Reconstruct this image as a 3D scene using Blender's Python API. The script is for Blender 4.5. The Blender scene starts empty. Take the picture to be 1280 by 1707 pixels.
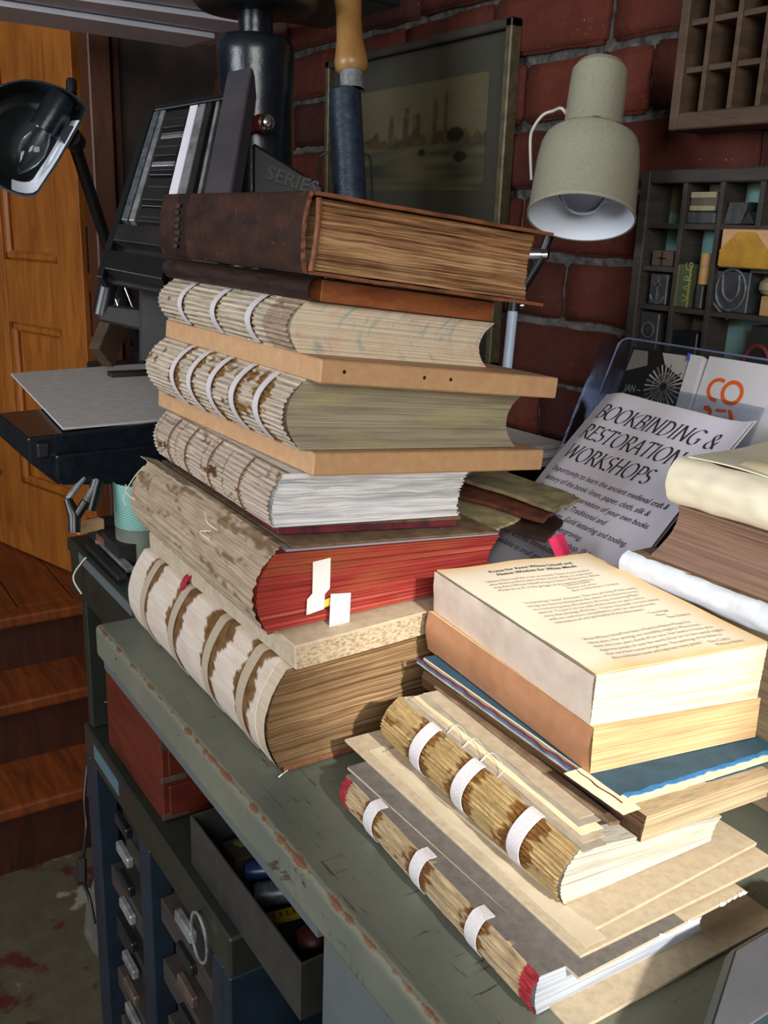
import bpy, bmesh, math, random
from mathutils import Vector, Matrix, noise as mnoise
random.seed(7)
scene = bpy.context.scene
COL = scene.collection
V = Vector
# ------------------------------------------------------------------ camera (room axes: x along the bench, y towards the brick wall, z up)
FPX = 1577.4
PITCH, ROLL, YAW = math.radians(16.71), math.radians(-2.05), math.radians(33.6)
CAM = V((0, 0, 1.33))
def _axes():
    cp, sp = math.cos(PITCH), math.sin(PITCH)
    r, f, d = V((1, 0, 0)), V((0, cp, -sp)), V((0, -sp, -cp))
    c, s = math.cos(ROLL), math.sin(ROLL)
    r2, d2 = c*r + s*d, -s*r + c*d
    h, g = V((-math.sin(YAW), math.cos(YAW), 0)), V((math.cos(YAW), math.sin(YAW), 0))
    tr = lambda v: V((-h.dot(v), g.dot(v), v.z))
    return tr(r2), tr(d2), tr(f)
CR, CD, CF = _axes()
cam_d = bpy.data.cameras.new('camera'); cam = bpy.data.objects.new('camera', cam_d); COL.objects.link(cam)
m = Matrix((CR, -CD, -CF)).transposed().to_4x4(); m.translation = CAM
cam.matrix_world = m
cam_d.sensor_fit = 'AUTO'; cam_d.sensor_width = 36; cam_d.lens = FPX/1707*36
cam_d.clip_start = .01
scene.camera = cam
def ray(px, py): return CR*((px-640)/FPX) + CD*((py-853.5)/FPX) + CF
def at_z(px, py, z): d = ray(px, py); return CAM + d*((z-CAM.z)/d.z)
def at_y(px, py, y): d = ray(px, py); return CAM + d*((y-CAM.y)/d.y)
def at_x(px, py, x): d = ray(px, py); return CAM + d*((x-CAM.x)/d.x)
def at_d(px, py, dep): return CAM + ray(px, py)*dep
def topx(p):
    v = V(p)-CAM; z = v.dot(CF)
    return 640+FPX*v.dot(CR)/z, 853.5+FPX*v.dot(CD)/z
# ------------------------------------------------------------------ view, world, lights
scene.view_settings.view_transform = 'Standard'
scene.view_settings.look = 'None'
scene.view_settings.exposure = EXPOSURE = 0.0
scene.view_settings.gamma = 1
scene.view_settings.use_curve_mapping = False
w = bpy.data.worlds.new('world'); scene.world = w; w.use_nodes = True
w.node_tree.nodes['Background'].inputs[0].default_value = (.75, .86, 1, 1)
w.node_tree.nodes['Background'].inputs[1].default_value = .5
def light(name, kind, loc, energy, color, direction=None, **kw):
    l = bpy.data.lights.new(name, kind); l.energy = energy; l.color = color
    for k, v in kw.items(): setattr(l, k, v)
    o = bpy.data.objects.new(name, l); COL.objects.link(o); o.location = loc
    if direction is not None: o.rotation_euler = V(direction).to_track_quat('-Z', 'Y').to_euler()
    return o
SUN = V((1.73, -.20, 1.0)).normalized()
light('sun', 'SUN', (3, -1, 3), 6.0, (1, .95, .87), -SUN, angle=math.radians(2.5))
# added fill lamp in an unseen side window; daylight from behind the camera
light('side_window_fill', 'AREA', (1.64, -.92, 1.93), 52, (1, .98, .97), (-1, .35, -.3), shape='RECTANGLE', size=1.3, size_y=1.05)
light('far_window_daylight', 'AREA', (-.9, -2.35, 1.75), 58, (.86, .91, 1), (0, 1, -.12), shape='RECTANGLE', size=1.3, size_y=1.1)
# ------------------------------------------------------------------ materials
MATS = {}
class NT:
    def __init__(s, name):
        s.m = bpy.data.materials.new(name); s.m.use_nodes = True
        s.t = s.m.node_tree; s.b = s.t.nodes['Principled BSDF']; s.c = {}
    def n(s, kind, **kw):
        o = s.t.nodes.new(kind)
        for k, v in kw.items(): setattr(o, k, v)
        return o
    def l(s, a, b): s.t.links.new(a, b)
    def coord(s, kind='Object', scale=(1, 1, 1)):
        key = (kind, scale)
        if key not in s.c:
            tc = s.n('ShaderNodeTexCoord'); mp = s.n('ShaderNodeMapping')
            mp.inputs['Scale'].default_value = scale
            s.l(tc.outputs[kind], mp.inputs[0]); s.c[key] = mp.outputs[0]
        return s.c[key]
    def noise(s, kind='Object', scale=(1, 1, 1), sc=5, detail=4, rough=.6, dist=0):
        t = s.n('ShaderNodeTexNoise'); s.l(s.coord(kind, scale), t.inputs['Vector'])
        t.inputs['Scale'].default_value = sc; t.inputs['Detail'].default_value = detail
        t.inputs['Roughness'].default_value = rough; t.inputs['Distortion'].default_value = dist
        return t.outputs['Fac']
    def ramp(s, fac, stops, interp='LINEAR'):
        r = s.n('ShaderNodeValToRGB'); r.color_ramp.interpolation = interp
        e = r.color_ramp.elements
        while len(e) < len(stops): e.new(.5)
        for el, (p, c) in zip(e, stops):
            el.position = p; el.color = (*c[:3], 1) if not isinstance(c, (int, float)) else (c, c, c, 1)
        s.l(fac, r.inputs[0]); return r.outputs[0]
    def mix(s, fac, a, b, mode='MIX'):
        x = s.n('ShaderNodeMix', data_type='RGBA', blend_type=mode)
        for sock, v in ((x.inputs[0], fac), (x.inputs[6], a), (x.inputs[7], b)):
            if isinstance(v, (int, float)): sock.default_value = v
            elif isinstance(v, tuple): sock.default_value = (*v[:3], 1)
            else: s.l(v, sock)
        return x.outputs[2]
    def bump(s, fac, strength=.3, dist=.001):
        b = s.n('ShaderNodeBump'); b.inputs['Strength'].default_value = strength; b.inputs['Distance'].default_value = dist
        s.l(fac, b.inputs['Height']); s.l(b.outputs[0], s.b.inputs['Normal'])
    def done(s, col=None, rough=.6, metal=0, spec=None):
        if col is not None:
            if isinstance(col, tuple): s.b.inputs['Base Color'].default_value = (*col[:3], 1)
            else: s.l(col, s.b.inputs['Base Color'])
        s.b.inputs['Roughness'].default_value = rough; s.b.inputs['Metallic'].default_value = metal
        if spec is not None: s.b.inputs['Specular IOR Level'].default_value = spec
        MATS[s.m.name] = s.m; return s.m
def sr(r, g, b):   # 8-bit display colour to linear
    f = lambda c: (c/255/12.92 if c <= 10 else ((c/255+.055)/1.055)**2.4)
    return (f(r), f(g), f(b))
def plain(name, c1, c2=None, rough=.6, metal=0, sc=30, bump=0, scale=(1, 1, 1), spec=None, lo=.35, hi=.65, bd=.001):
    t = NT(name)
    if c2 is None: c2 = tuple(x*.8 for x in c1)
    f = t.noise('Object', scale, sc, 5, .65)
    if bump: t.bump(f, bump, bd)
    return t.done(t.ramp(f, [(lo, c2), (hi, c1)]), rough, metal, spec)
def pages(name, cols, stain=None, amt=.5, fv=420, fu=3, bump=.5, big=14, rough=.75, stain_lo=.5, stain_hi=.68):
    """page edges: fine streaks along the leaves (UV in metres: u along the edge, v through the thickness)"""
    t = NT(name)
    f = t.noise('UV', (fu, fv, 1), 1, 6, .7, .3)
    n = len(cols); st = [(.3+.4*i/max(1, n-1), c) for i, c in enumerate(cols)]
    col = t.ramp(f, st)
    g = t.noise('UV', (7, 150, 1), 1, 3, .6)
    col = t.mix(.55, col, t.ramp(g, [(.36, .45), (.55, 1.0)]), 'MULTIPLY')
    if stain is not None:
        h = t.noise('UV', (big, big*3, 1), 1, 4, .6)
        hf = t.ramp(h, [(stain_lo, 0.0), (stain_hi, 1.0)])
        x = t.n('ShaderNodeMath', operation='MULTIPLY'); t.l(hf, x.inputs[0]); x.inputs[1].default_value = amt
        col = t.mix(x.outputs[0], col, stain)
    t.bump(f, bump, .0008)
    return t.done(col, rough, 0, .25)
def vcol(name, rough=.8, fu=20, fv=500, amt=.5, bump=.5, lo=.4, dark=.45, spec=.2):
    """base colour from the mesh's own 'Col' attribute, with fine streaks"""
    t = NT(name)
    a = t.n('ShaderNodeVertexColor', layer_name='Col')
    f = t.noise('UV', (fu, fv, 1), 1, 6, .7, .2)
    col = t.mix(amt, a.outputs[0], t.ramp(f, [(lo, dark), (.62, 1.0)]), 'MULTIPLY')
    t.bump(f, bump, .0008)
    return t.done(col, rough, 0, spec)
def wood(name, c1, c2, rough=.45, axis=(1, 1, 12), sc=6, bump=.08):
    t = NT(name)
    f = t.noise('Object', axis, sc, 6, .6, 1.2)
    col = t.ramp(f, [(.32, c2), (.68, c1)])
    g = t.noise('Object', (1, 1, 1), 3, 2, .5)
    col = t.mix(.5, col, t.ramp(g, [(.3, .6), (.7, 1.0)]), 'MULTIPLY')
    t.bump(f, bump, .001)
    return t.done(col, rough)
def flat(name, c, rough=.5, metal=0, spec=None): return NT(name).done(c, rough, metal, spec)

# ------------------------------------------------------------------ mesh helpers
def link(o, parent=None):
    COL.objects.link(o)
    if parent is not None: o.parent = parent
    return o
def tag(o, label=None, cat=None, group=None, kind=None):
    if label: o['label'] = label
    if cat: o['category'] = cat
    if group: o['group'] = group
    if kind: o['kind'] = kind
    return o
def thing(name, label, cat, loc=(0, 0, 0), group=None):
    o = bpy.data.objects.new(name, None); link(o); o.location = loc; o.empty_display_size = .01
    tag(o, label, cat, group)
    bpy.context.view_layer.update()
    return o
def mk(name, verts, faces, mat, parent=None, uvs=None, cols=None, smooth=False):
    """verts in world space; the object's origin moves to its base centre (or to the parent's frame)"""
    if parent is not None:
        base = V((0, 0, 0)); q = parent
        while q is not None: base = base + V(q.location); q = q.parent
        off = base
    else:
        xs = [v[0] for v in verts]; ys = [v[1] for v in verts]; zs = [v[2] for v in verts]
        off = V(((min(xs)+max(xs))/2, (min(ys)+max(ys))/2, min(zs)))
    me = bpy.data.meshes.new(name)
    me.from_pydata([tuple(V(v)-off) for v in verts], [], faces)
    if uvs is not None:
        ul = me.uv_layers.new(name='UVMap')
        for lp in me.loops: ul.data[lp.index].uv = uvs[lp.vertex_index]
    if cols is not None:
        ca = me.color_attributes.new('Col', 'FLOAT_COLOR', 'POINT')
        for i, c in enumerate(cols): ca.data[i].color = (*c[:3], 1)
    me.materials.append(MATS[mat] if isinstance(mat, str) else mat)
    if smooth:
        for p in me.polygons: p.use_smooth = True
    me.validate(); me.update()
    bm = bmesh.new(); bm.from_mesh(me); bmesh.ops.recalc_face_normals(bm, faces=bm.faces); bm.to_mesh(me); bm.free()
    o = bpy.data.objects.new(name, me); link(o, parent)
    if parent is None: o.location = off
    return o
BOXF = [(0, 1, 3, 2), (4, 6, 7, 5), (0, 4, 5, 1), (2, 3, 7, 6), (0, 2, 6, 4), (1, 5, 7, 3)]
def hexa(name, c8, mat, parent=None, bevel=0, seg=1):
    """c8 order: (s,t,w) binary with w fastest"""
    o = mk(name, c8, BOXF, mat, parent)
    if bevel:
        b = o.modifiers.new('bevel', 'BEVEL'); b.width = bevel; b.segments = seg; b.limit_method = 'NONE'
    return o
def box(name, lo, hi, mat, parent=None, bevel=0, rot=None, piv=None, seg=1):
    c = [V((x, y, z)) for x in (lo[0], hi[0]) for y in (lo[1], hi[1]) for z in (lo[2], hi[2])]
    if rot is not None:
        p = V(piv) if piv is not None else (V(lo)+V(hi))/2
        R = rot if isinstance(rot, Matrix) else Matrix.Rotation(rot, 3, 'Z')
        c = [R @ (v-p) + p for v in c]
    return hexa(name, c, mat, parent, bevel, seg)
def frame(axis, ref=(0, 0, 1)):
    a = V(axis).normalized(); r = V(ref)
    if abs(a.dot(r)) > .95: r = V((1, 0, 0))
    x = r.cross(a).normalized(); y = a.cross(x)
    return x, y, a
def lathe(name, o, axis, prof, mat, parent=None, n=32, smooth=True, sx=1, sy=1, ref=(0, 0, 1), a0=0, a1=2*math.pi, angle=40):
    x, y, a = frame(axis, ref); vs, fs, uv = [], [], []
    full = abs(a1-a0-2*math.pi) < 1e-6; k = n if full else n+1
    for r, h in prof:
        for i in range(k):
            t = a0+(a1-a0)*i/n
            vs.append(V(o)+a*h+x*(r*sx*math.cos(t))+y*(r*sy*math.sin(t))); uv.append((i/n, h))
    for j in range(len(prof)-1):
        for i in range(n):
            i2 = (i+1) % k if full else i+1
            fs.append((j*k+i, j*k+i2, (j+1)*k+i2, (j+1)*k+i))
    o2 = mk(name, vs, fs, mat, parent, uv, smooth=smooth)
    if smooth: sharp(o2, angle)
    return o2
def sharp(o, angle=40):
    bm = bmesh.new(); bm.from_mesh(o.data)
    bmesh.ops.remove_doubles(bm, verts=bm.verts, dist=1e-7)
    for e in bm.edges:
        if len(e.link_faces) == 2 and e.calc_face_angle(0) > math.radians(angle): e.smooth = False
    bm.to_mesh(o.data); bm.free()
def tube(name, pts, r, mat, parent=None, n=8, cap=True):
    pts = [V(p) for p in pts]; rs = r if isinstance(r, (list, tuple)) else [r]*len(pts)
    vs, fs = [], []
    x = None
    for i, p in enumerate(pts):
        d = (pts[min(i+1, len(pts)-1)]-pts[max(i-1, 0)]).normalized()
        if x is None: x, y, _ = frame(d)
        else:
            x = (x-d*x.dot(d)).normalized(); y = d.cross(x)
        for k in range(n):
            t = 2*math.pi*k/n; vs.append(p+x*(rs[i]*math.cos(t))+y*(rs[i]*math.sin(t)))
    for j in range(len(pts)-1):
        for k in range(n): fs.append((j*n+k, j*n+(k+1) % n, (j+1)*n+(k+1) % n, (j+1)*n+k))
    if cap: fs += [tuple(range(n))[::-1], tuple(range((len(pts)-1)*n, len(pts)*n))]
    o = mk(name, vs, fs, mat, parent, smooth=True); sharp(o, 50); return o
def spline(pts, n=8):
    pts = [V(p) for p in pts]; out = []
    for i in range(len(pts)-1):
        p0, p1, p2, p3 = pts[max(i-1, 0)], pts[i], pts[i+1], pts[min(i+2, len(pts)-1)]
        for k in range(n):
            t = k/n
            out.append(.5*((2*p1)+(p2-p0)*t+(2*p0-5*p1+4*p2-p3)*t*t+(3*p1-p0-3*p2+p3)*t**3))
    out.append(pts[-1]); return out
def grid(name, fn, nu, nv, mat, parent=None, uv=None, col=None, thick=0, smooth=True, wave=None):
    vs, fs, us, cs = [], [], [], []
    for i in range(nu+1):
        for j in range(nv+1):
            u, v = i/nu, j/nv; vs.append(V(fn(u, v)))
            us.append(uv(u, v) if uv else (u, v))
            if col: cs.append(col(u, v))
    for i in range(nu):
        for j in range(nv):
            a = i*(nv+1)+j; fs.append((a, a+1, a+nv+2, a+nv+1))
    if thick:
        N = len(vs); nn = [V((0, 0, 0)) for _ in vs]
        for f in fs:
            c = (vs[f[1]]-vs[f[0]]).cross(vs[f[3]]-vs[f[0]])
            for k in f: nn[k] += c
        vs += [v-n.normalized()*thick for v, n in zip(vs, nn)]; us += us; cs += cs
        fs2 = [tuple(k+N for k in f[::-1]) for f in fs]
        bd = [i*(nv+1) for i in range(nu+1)]+[nu*(nv+1)+j for j in range(1, nv+1)]+[i*(nv+1)+nv for i in range(nu-1, -1, -1)]+[j for j in range(nv-1, 0, -1)]
        sd = [(bd[k], bd[(k+1) % len(bd)], bd[(k+1) % len(bd)]+N, bd[k]+N) for k in range(len(bd))]
        fs += fs2+sd
    o = mk(name, vs, fs, mat, parent, us, cs if col else None, smooth)
    if smooth and thick: sharp(o, 50)
    return o
def ns(x, y=0, z=0): return mnoise.noise(V((x, y, z)))     # about -1..1
def lerp(a, b, t): return a+(b-a)*t
def clamp(x, a=0, b=1): return max(a, min(b, x))
def mixc(a, b, t): return tuple(lerp(p, q, clamp(t)) for p, q in zip(a, b))
def text_mesh(name, s, org, right, up, size, mat, parent=None, shear=0, bold=0, sx=1, align='LEFT', lift=.0003, spacing=1):
    """printed lettering: flat characters lying a hair above a surface"""
    c = bpy.data.curves.new('txt', 'FONT'); c.body = s; c.size = size; c.shear = shear; c.offset = bold*size; c.align_x = align
    c.space_character = spacing; c.resolution_u = 2
    o = bpy.data.objects.new('txt', c); COL.objects.link(o)
    bpy.context.view_layer.update()
    dg = bpy.context.evaluated_depsgraph_get()
    me = bpy.data.meshes.new_from_object(o.evaluated_get(dg))
    vs = [v.co.copy() for v in me.vertices]; fs = [tuple(p.vertices) for p in me.polygons]
    bpy.data.objects.remove(o); bpy.data.curves.remove(c); bpy.data.meshes.remove(me)
    if callable(org): pts = [org(v.x*sx, v.y) for v in vs]
    else:
        r, u = V(right).normalized(), V(up).normalized(); n = r.cross(u)
        pts = [V(org)+r*(v.x*sx)+u*v.y+n*lift for v in vs]
    return mk(name, pts, fs, mat, parent)
# ------------------------------------------------------------------ structure: room shell
def boxes(name, lst, mat, parent=None):
    vs, fs = [], []
    for lo, hi in lst:
        b = len(vs)
        vs += [V((x, y, z)) for x in (lo[0], hi[0]) for y in (lo[1], hi[1]) for z in (lo[2], hi[2])]
        fs += [tuple(i+b for i in f) for f in BOXF]
    return mk(name, vs, fs, mat, parent)
plain('mortar', sr(92, 90, 86), sr(40, 38, 36), .95, sc=60, bump=.8, bd=.004)
t = NT('brick_red')
oi = t.n('ShaderNodeObjectInfo')
f = t.noise('Object', (1, 1, 1), 38, 6, .7); g = t.noise('Object', (1, 1, 1), 9, 3, .6)
base = t.ramp(oi.outputs['Random'], [(0, sr(66, 32, 25)), (.35, sr(82, 39, 29)), (.7, sr(94, 45, 32)), (1, sr(56, 30, 27))])
col = t.mix(.6, base, t.ramp(f, [(.3, .45), (.6, 1.0)]), 'MULTIPLY')
col = t.mix(t.ramp(g, [(.56, 0.0), (.72, .55)]), col, sr(52, 34, 30))
sp = t.noise('Object', (1, 1, 1), 170, 2, .5)
col = t.mix(t.ramp(sp, [(.70, 0.0), (.76, .6)]), col, sr(165, 135, 110))
t.bump(f, .6, .004); t.done(col, .9, 0, .2)
plain('plaster', sr(120, 112, 100), sr(100, 92, 80), .9, sc=8)
plain('dark_panel', sr(58, 46, 40), sr(38, 30, 28), .7, sc=10)
WX0 = .3
wb = boxes('wall_back', [((-3.4, .948, 0), (1.7, 1.05, 2.7))], 'mortar')
tag(wb, 'old red brick wall with rough grey mortar', kind='structure')
def brick_mesh(k):
    bm = bmesh.new(); bmesh.ops.create_cube(bm, size=1)
    for v in bm.verts: v.co = V((v.co.x*.216, v.co.y*.024, v.co.z*.076))
    bmesh.ops.bevel(bm, geom=[e for e in bm.edges], offset=.004, segments=2, affect='EDGES')
    bmesh.ops.subdivide_edges(bm, edges=[e for e in bm.edges if e.calc_length() > .03], cuts=5, use_grid_fill=True)
    for v in bm.verts: v.co += V((ns(v.co.x*60+k*7, v.co.z*60, 1), .35*ns(v.co.x*25+k*3, v.co.z*33, 5), ns(v.co.x*48, v.co.z*60+k*5, 9)))*.0042
    me = bpy.data.meshes.new('brick'); bm.to_mesh(me); bm.free(); me.materials.append(MATS['brick_red'])
    for q in me.polygons: q.use_smooth = True
    return me
bms = [brick_mesh(k) for k in range(6)]
joint = {3: -.946, 2: -1.097, 1: -.701, 0: -.86, -1: -.99, -2: -.88}
bl = V(wb.location)
for k in range(-5, 7):
    z = 1.298+.0866*k+.0433
    j = joint.get(k, -.9+.114*(k % 2)+.03*ns(k*3.1))
    n0 = int((-2.2-j)//.228)
    x = j+.228*n0
    while x < WX0-.02:
        me = bms[random.randrange(6)]
        o = bpy.data.objects.new('brick', me); link(o, wb)
        xe = min(x+.228, WX0); sx = (xe-x-.012)/.214
        if sx > .2:
            o.location = V(((x+xe)/2, .948+random.uniform(-.002, .0025), z+random.uniform(-.0015, .0015)))-bl
            o.scale = (sx, 1, random.uniform(.98, 1.02)); o.rotation_euler = (0, random.uniform(-.008, .008), random.uniform(-.006, .006))
        else: bpy.data.objects.remove(o)
        x += .228
wood('window_paint', sr(190, 185, 175), sr(170, 165, 150), .5)
def win(name, y0, y1, z0, z1, lab, f=.02):
    o = boxes(name, [((1.65, y0, z0), (1.69, y0+f, z1)), ((1.65, y1-f, z0), (1.69, y1, z1)), ((1.65, y0, z0), (1.69, y1, z0+f)), ((1.65, y0, z1-f), (1.69, y1, z1))], 'window_paint')
    tag(o, lab, kind='structure')
win('fill_window', -1.6, -.25, 1.4, 2.46, 'unseen wide timber window added around the side fill lamp')  # unseen window, added to house the side fill lamp
win('sun_opening', .06, .383, 1.2, 2.41, 'unseen tall narrow window in the side wall, shaped to limit the sun')  # unseen opening, sized so the sun reaches only part of the piles
# floor: worn painted concrete
t = NT('concrete_floor')
f = t.noise('Object', (1, 1, 1), 4.2, 6, .65); g = t.noise('Object', (1, 1, 1), 30, 5, .7)
col = t.mix(t.ramp(f, [(.55, 0.0), (.59, 1.0)]), sr(84, 76, 56), sr(78, 28, 18))
col = t.mix(.6, col, t.ramp(g, [(.3, .5), (.62, 1.0)]), 'MULTIPLY')
sp = t.noise('Object', (1, 1, 1), 12, 3, .5)
col = t.mix(t.ramp(sp, [(.66, 0.0), (.7, .7)]), col, sr(150, 145, 130))
t.bump(g, .3, .003); t.done(col, .7)
tag(box('floor', (-3.4, -2.5, -.05), (1.7, 1.05, 0), 'concrete_floor'), 'bare concrete floor with worn red paint', kind='structure')
tag(box('ceiling', (-3.4, -2.5, 2.7), (1.7, 1.05, 2.75), 'plaster'), 'plain ceiling', kind='structure')
tag(boxes('wall_right', [((1.65, -2.5, 0), (1.7, -1.6, 2.7)), ((1.65, -.25, 0), (1.7, .06, 2.7)), ((1.65, .383, 0), (1.7, .948, 2.7)), ((1.65, -1.6, 0), (1.7, -.25, 1.4)), ((1.65, -1.6, 2.46), (1.7, -.25, 2.7)),
    ((1.65, .06, 0), (1.7, .383, 1.2)), ((1.65, .06, 2.41), (1.7, .383, 2.7))], 'plaster'), 'plain side wall with two added window openings', kind='structure')
tag(box('wall_left', (-3.4, -2.5, 0), (-3.35, .948, 2.7), 'dark_panel'), 'dark end wall beyond the door', kind='structure')
tag(boxes('wall_front', [((-3.4, -2.5, 0), (-1.55, -2.4, 2.7)), ((-.25, -2.5, 0), (1.7, -2.4, 2.7)), ((-1.55, -2.5, 0), (-.25, -2.4, 1.2)), ((-1.55, -2.5, 2.3), (-.25, -2.4, 2.7))], 'plaster'),
    'plain wall with a window opening', kind='structure')
# ------------------------------------------------------------------ steel bench
t = NT('bench_paint')      # grey-green enamel, scratched, rubbed to brown primer along the front edge (local y of the edge = -.33)
sep = t.n('ShaderNodeSeparateXYZ'); t.l(t.coord('Object'), sep.inputs[0])
e1 = t.noise('Object', (1, .3, .3), 55, 6, .75)
def mth(t, op, a, b):
    x = t.n('ShaderNodeMath', operation=op)
    for s_, v in ((x.inputs[0], a), (x.inputs[1], b)):
        if isinstance(v, (int, float)): s_.default_value = v
        else: t.l(v, s_)
    return x.outputs[0]
g = t.noise('Object', (1, 1, 1), 7, 4, .6)
col = t.ramp(g, [(.35, sr(90, 96, 86)), (.65, sr(108, 110, 96))])
scr = t.noise('Object', (20, 260, 20), 1, 5, .75, 1.5); scr2 = t.noise('Object', (300, 30, 20), 1, 4, .7, 1.0)
col = t.mix(t.ramp(scr, [(.62, 0.0), (.66, .85)]), col, sr(50, 46, 38))
col = t.mix(t.ramp(scr2, [(.64, 0.0), (.68, .85)]), col, sr(52, 46, 38))
dep = mth(t, 'ADD', sep.outputs[1], .33)                       # metres from the front edge
wob = mth(t, 'MULTIPLY', mth(t, 'SUBTRACT', e1, .5), .010)
dz = mth(t, 'MULTIPLY', mth(t, 'SUBTRACT', .9, sep.outputs[2]), 1.6)
dd = mth(t, 'ADD', mth(t, 'ADD', dep, wob), dz)
halo = t.ramp(mth(t, 'MULTIPLY', dd, 60), [(.32, .8), (.44, 0.0)])
wear = t.ramp(mth(t, 'MULTIPLY', dd, 60), [(.25, 1.0), (.30, 0.0)])
zf = t.ramp(mth(t, 'MULTIPLY', mth(t, 'SUBTRACT', .9, sep.outputs[2]), 100), [(.55, 1.0), (.75, 0.0)])
col = t.mix(mth(t, 'MULTIPLY', halo, zf), col, sr(118, 116, 98))
col = t.mix(mth(t, 'MULTIPLY', wear, zf), col, sr(106, 74, 52))
t.bump(scr, .15, .0006); t.done(col, .42, 0, .4)
plain('bench_side_paint', sr(88, 96, 96), sr(76, 84, 84), .5, sc=6)
bench = thing('steel_bench', 'grey-green painted steel workbench with worn brown front edge under the books', 'bench', (-.2, .6, 0))
box('bench_top', (-.977, .27, .862), (.55, .922, .90), 'bench_paint', bench, .006, seg=3)
box('pedestal', (-.479, .278, .0), (.5, .9, .861), 'bench_side_paint', bench, .004)
box('apron', (-.965, .275, .85), (-.479, .29, .862), 'bench_side_paint', bench)
box('leg', (-.965, .86, 0), (-.93, .9, .862), 'bench_side_paint', bench)
# ------------------------------------------------------------------ books
FIT = {
'S1':(-0.6077,0.3143,0.9003,-0.0007,-0.0016,0.0009,0.2626,0.3291,0.0920,0.1007,0.0028),
'S2':(-0.6015,0.3212,0.9929,0.0054,0.0297,0.0007,0.2448,0.3257,0.0211,0.0211,-0.0000),
'S3':(-0.6292,0.3119,1.0146,-0.0273,0.0263,0.0006,0.2234,0.3155,0.0729,0.0488,0.0113),
'S4':(-0.6575,0.3307,1.0873,-0.0748,-0.0785,-0.0045,0.1816,0.2631,0.0097,0.0101,0.0000),
'S5':(-0.6464,0.3248,1.0977,-0.0348,-0.0724,-0.0030,0.1813,0.2845,0.0447,0.0413,0.0060),
'S6':(-0.6297,0.3498,1.1414,0.0111,-0.0901,-0.0022,0.2458,0.3320,0.0184,0.0190,-0.0004),
'S7':(-0.6408,0.3450,1.1603,0.0129,-0.0846,-0.0030,0.2259,0.2934,0.0563,0.0489,0.0003),
'S8':(-0.6164,0.3474,1.2167,-0.0036,-0.1127,-0.0048,0.2427,0.3237,0.0181,0.0183,-0.0005),
'S9':(-0.6598,0.3527,1.2336,0.0144,-0.1095,0.0015,0.1935,0.2685,0.0410,0.0402,0.0028),
'S10':(-0.6482,0.3597,1.2738,0.0667,-0.1124,0.0115,0.1900,0.2625,0.0185,0.0186,-0.0002),
'S11':(-0.6117,0.3362,1.2961,-0.0218,-0.1143,0.0023,0.2152,0.3030,0.0566,0.0595,-0.0016),
'F1':(-0.2892,0.3328,0.9002,-0.0213,0.0003,0.0005,0.1827,0.2617,0.0025,0.0025,0.0000),
'F2':(-0.3106,0.3238,0.9008,-0.0405,0.0204,0.0066,0.1372,0.2284,0.0278,0.0154,-0.0001),
'F2b':(-0.2994,0.3427,0.9247,0.0212,-0.0411,0.0177,0.1550,0.2469,0.0022,0.0022,-0.0000),
'F3':(-0.3099,0.3542,0.9262,-0.0021,-0.0261,0.0184,0.1849,0.2697,0.0024,0.0024,0.0000),
'F3b':(-0.3206,0.3773,0.9277,0.0290,-0.0115,0.0208,0.1611,0.2263,0.0024,0.0024,0.0000),
'F4':(-0.3460,0.3755,0.9296,-0.0364,0.0077,0.0237,0.1333,0.2116,0.0383,0.0177,0.0072),
'F5':(-0.3402,0.4308,0.9582,0.0344,-0.1135,0.0363,0.1429,0.2324,0.0188,0.0201,0.0001),
'F6':(-0.3529,0.4274,0.9759,0.0048,-0.0927,0.0316,0.1754,0.2284,0.0068,0.0074,-0.0007),
'F7':(-0.3866,0.4296,0.9833,-0.0647,-0.0835,0.0213,0.1668,0.2065,0.0353,0.0334,-0.0049),
'F8':(-0.3892,0.4275,1.0191,-0.0899,-0.0915,0.0146,0.1619,0.2029,0.0362,0.0446,-0.0029),
}
class Hx:
    """the eight corners of a lying book; p(s,t,w): s 0 near end..1 far end, t 0 spine..1 fore-edge, w 0 bottom..1 top"""
    def __init__(k, q):
        x, y, z, th, su, sl, W, L, Ts, Tf, sh = q
        v = V((-math.cos(th), -math.sin(th), sl)).normalized(); u = V((-math.sin(th), math.cos(th), su)).normalized()
        n = u.cross(v).normalized()
        if n.z < 0: n = -n
        k.o, k.u, k.v, k.n, k.W, k.L, k.Ts, k.Tf, k.sh = V((x, y, z)), u, v, n, W, L, Ts, Tf, sh
    def p(k, s, t, w):
        T = lerp(k.Ts, k.Tf, clamp(t, -.1, 1.1))
        return k.o + k.v*(s*k.L) + k.u*(t*k.W + w*k.sh) + k.n*(w*T)
    def s_at(k, px, w=1):     # s of the point of the spine's top edge seen at pixel column px
        a, b = 0, 1
        for _ in range(40):
            m_ = (a+b)/2
            if topx(k.p(m_, 0, w))[0] > px: a = m_
            else: b = m_
        return (a+b)/2
H = {k: Hx(q) for k, q in FIT.items()}
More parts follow.
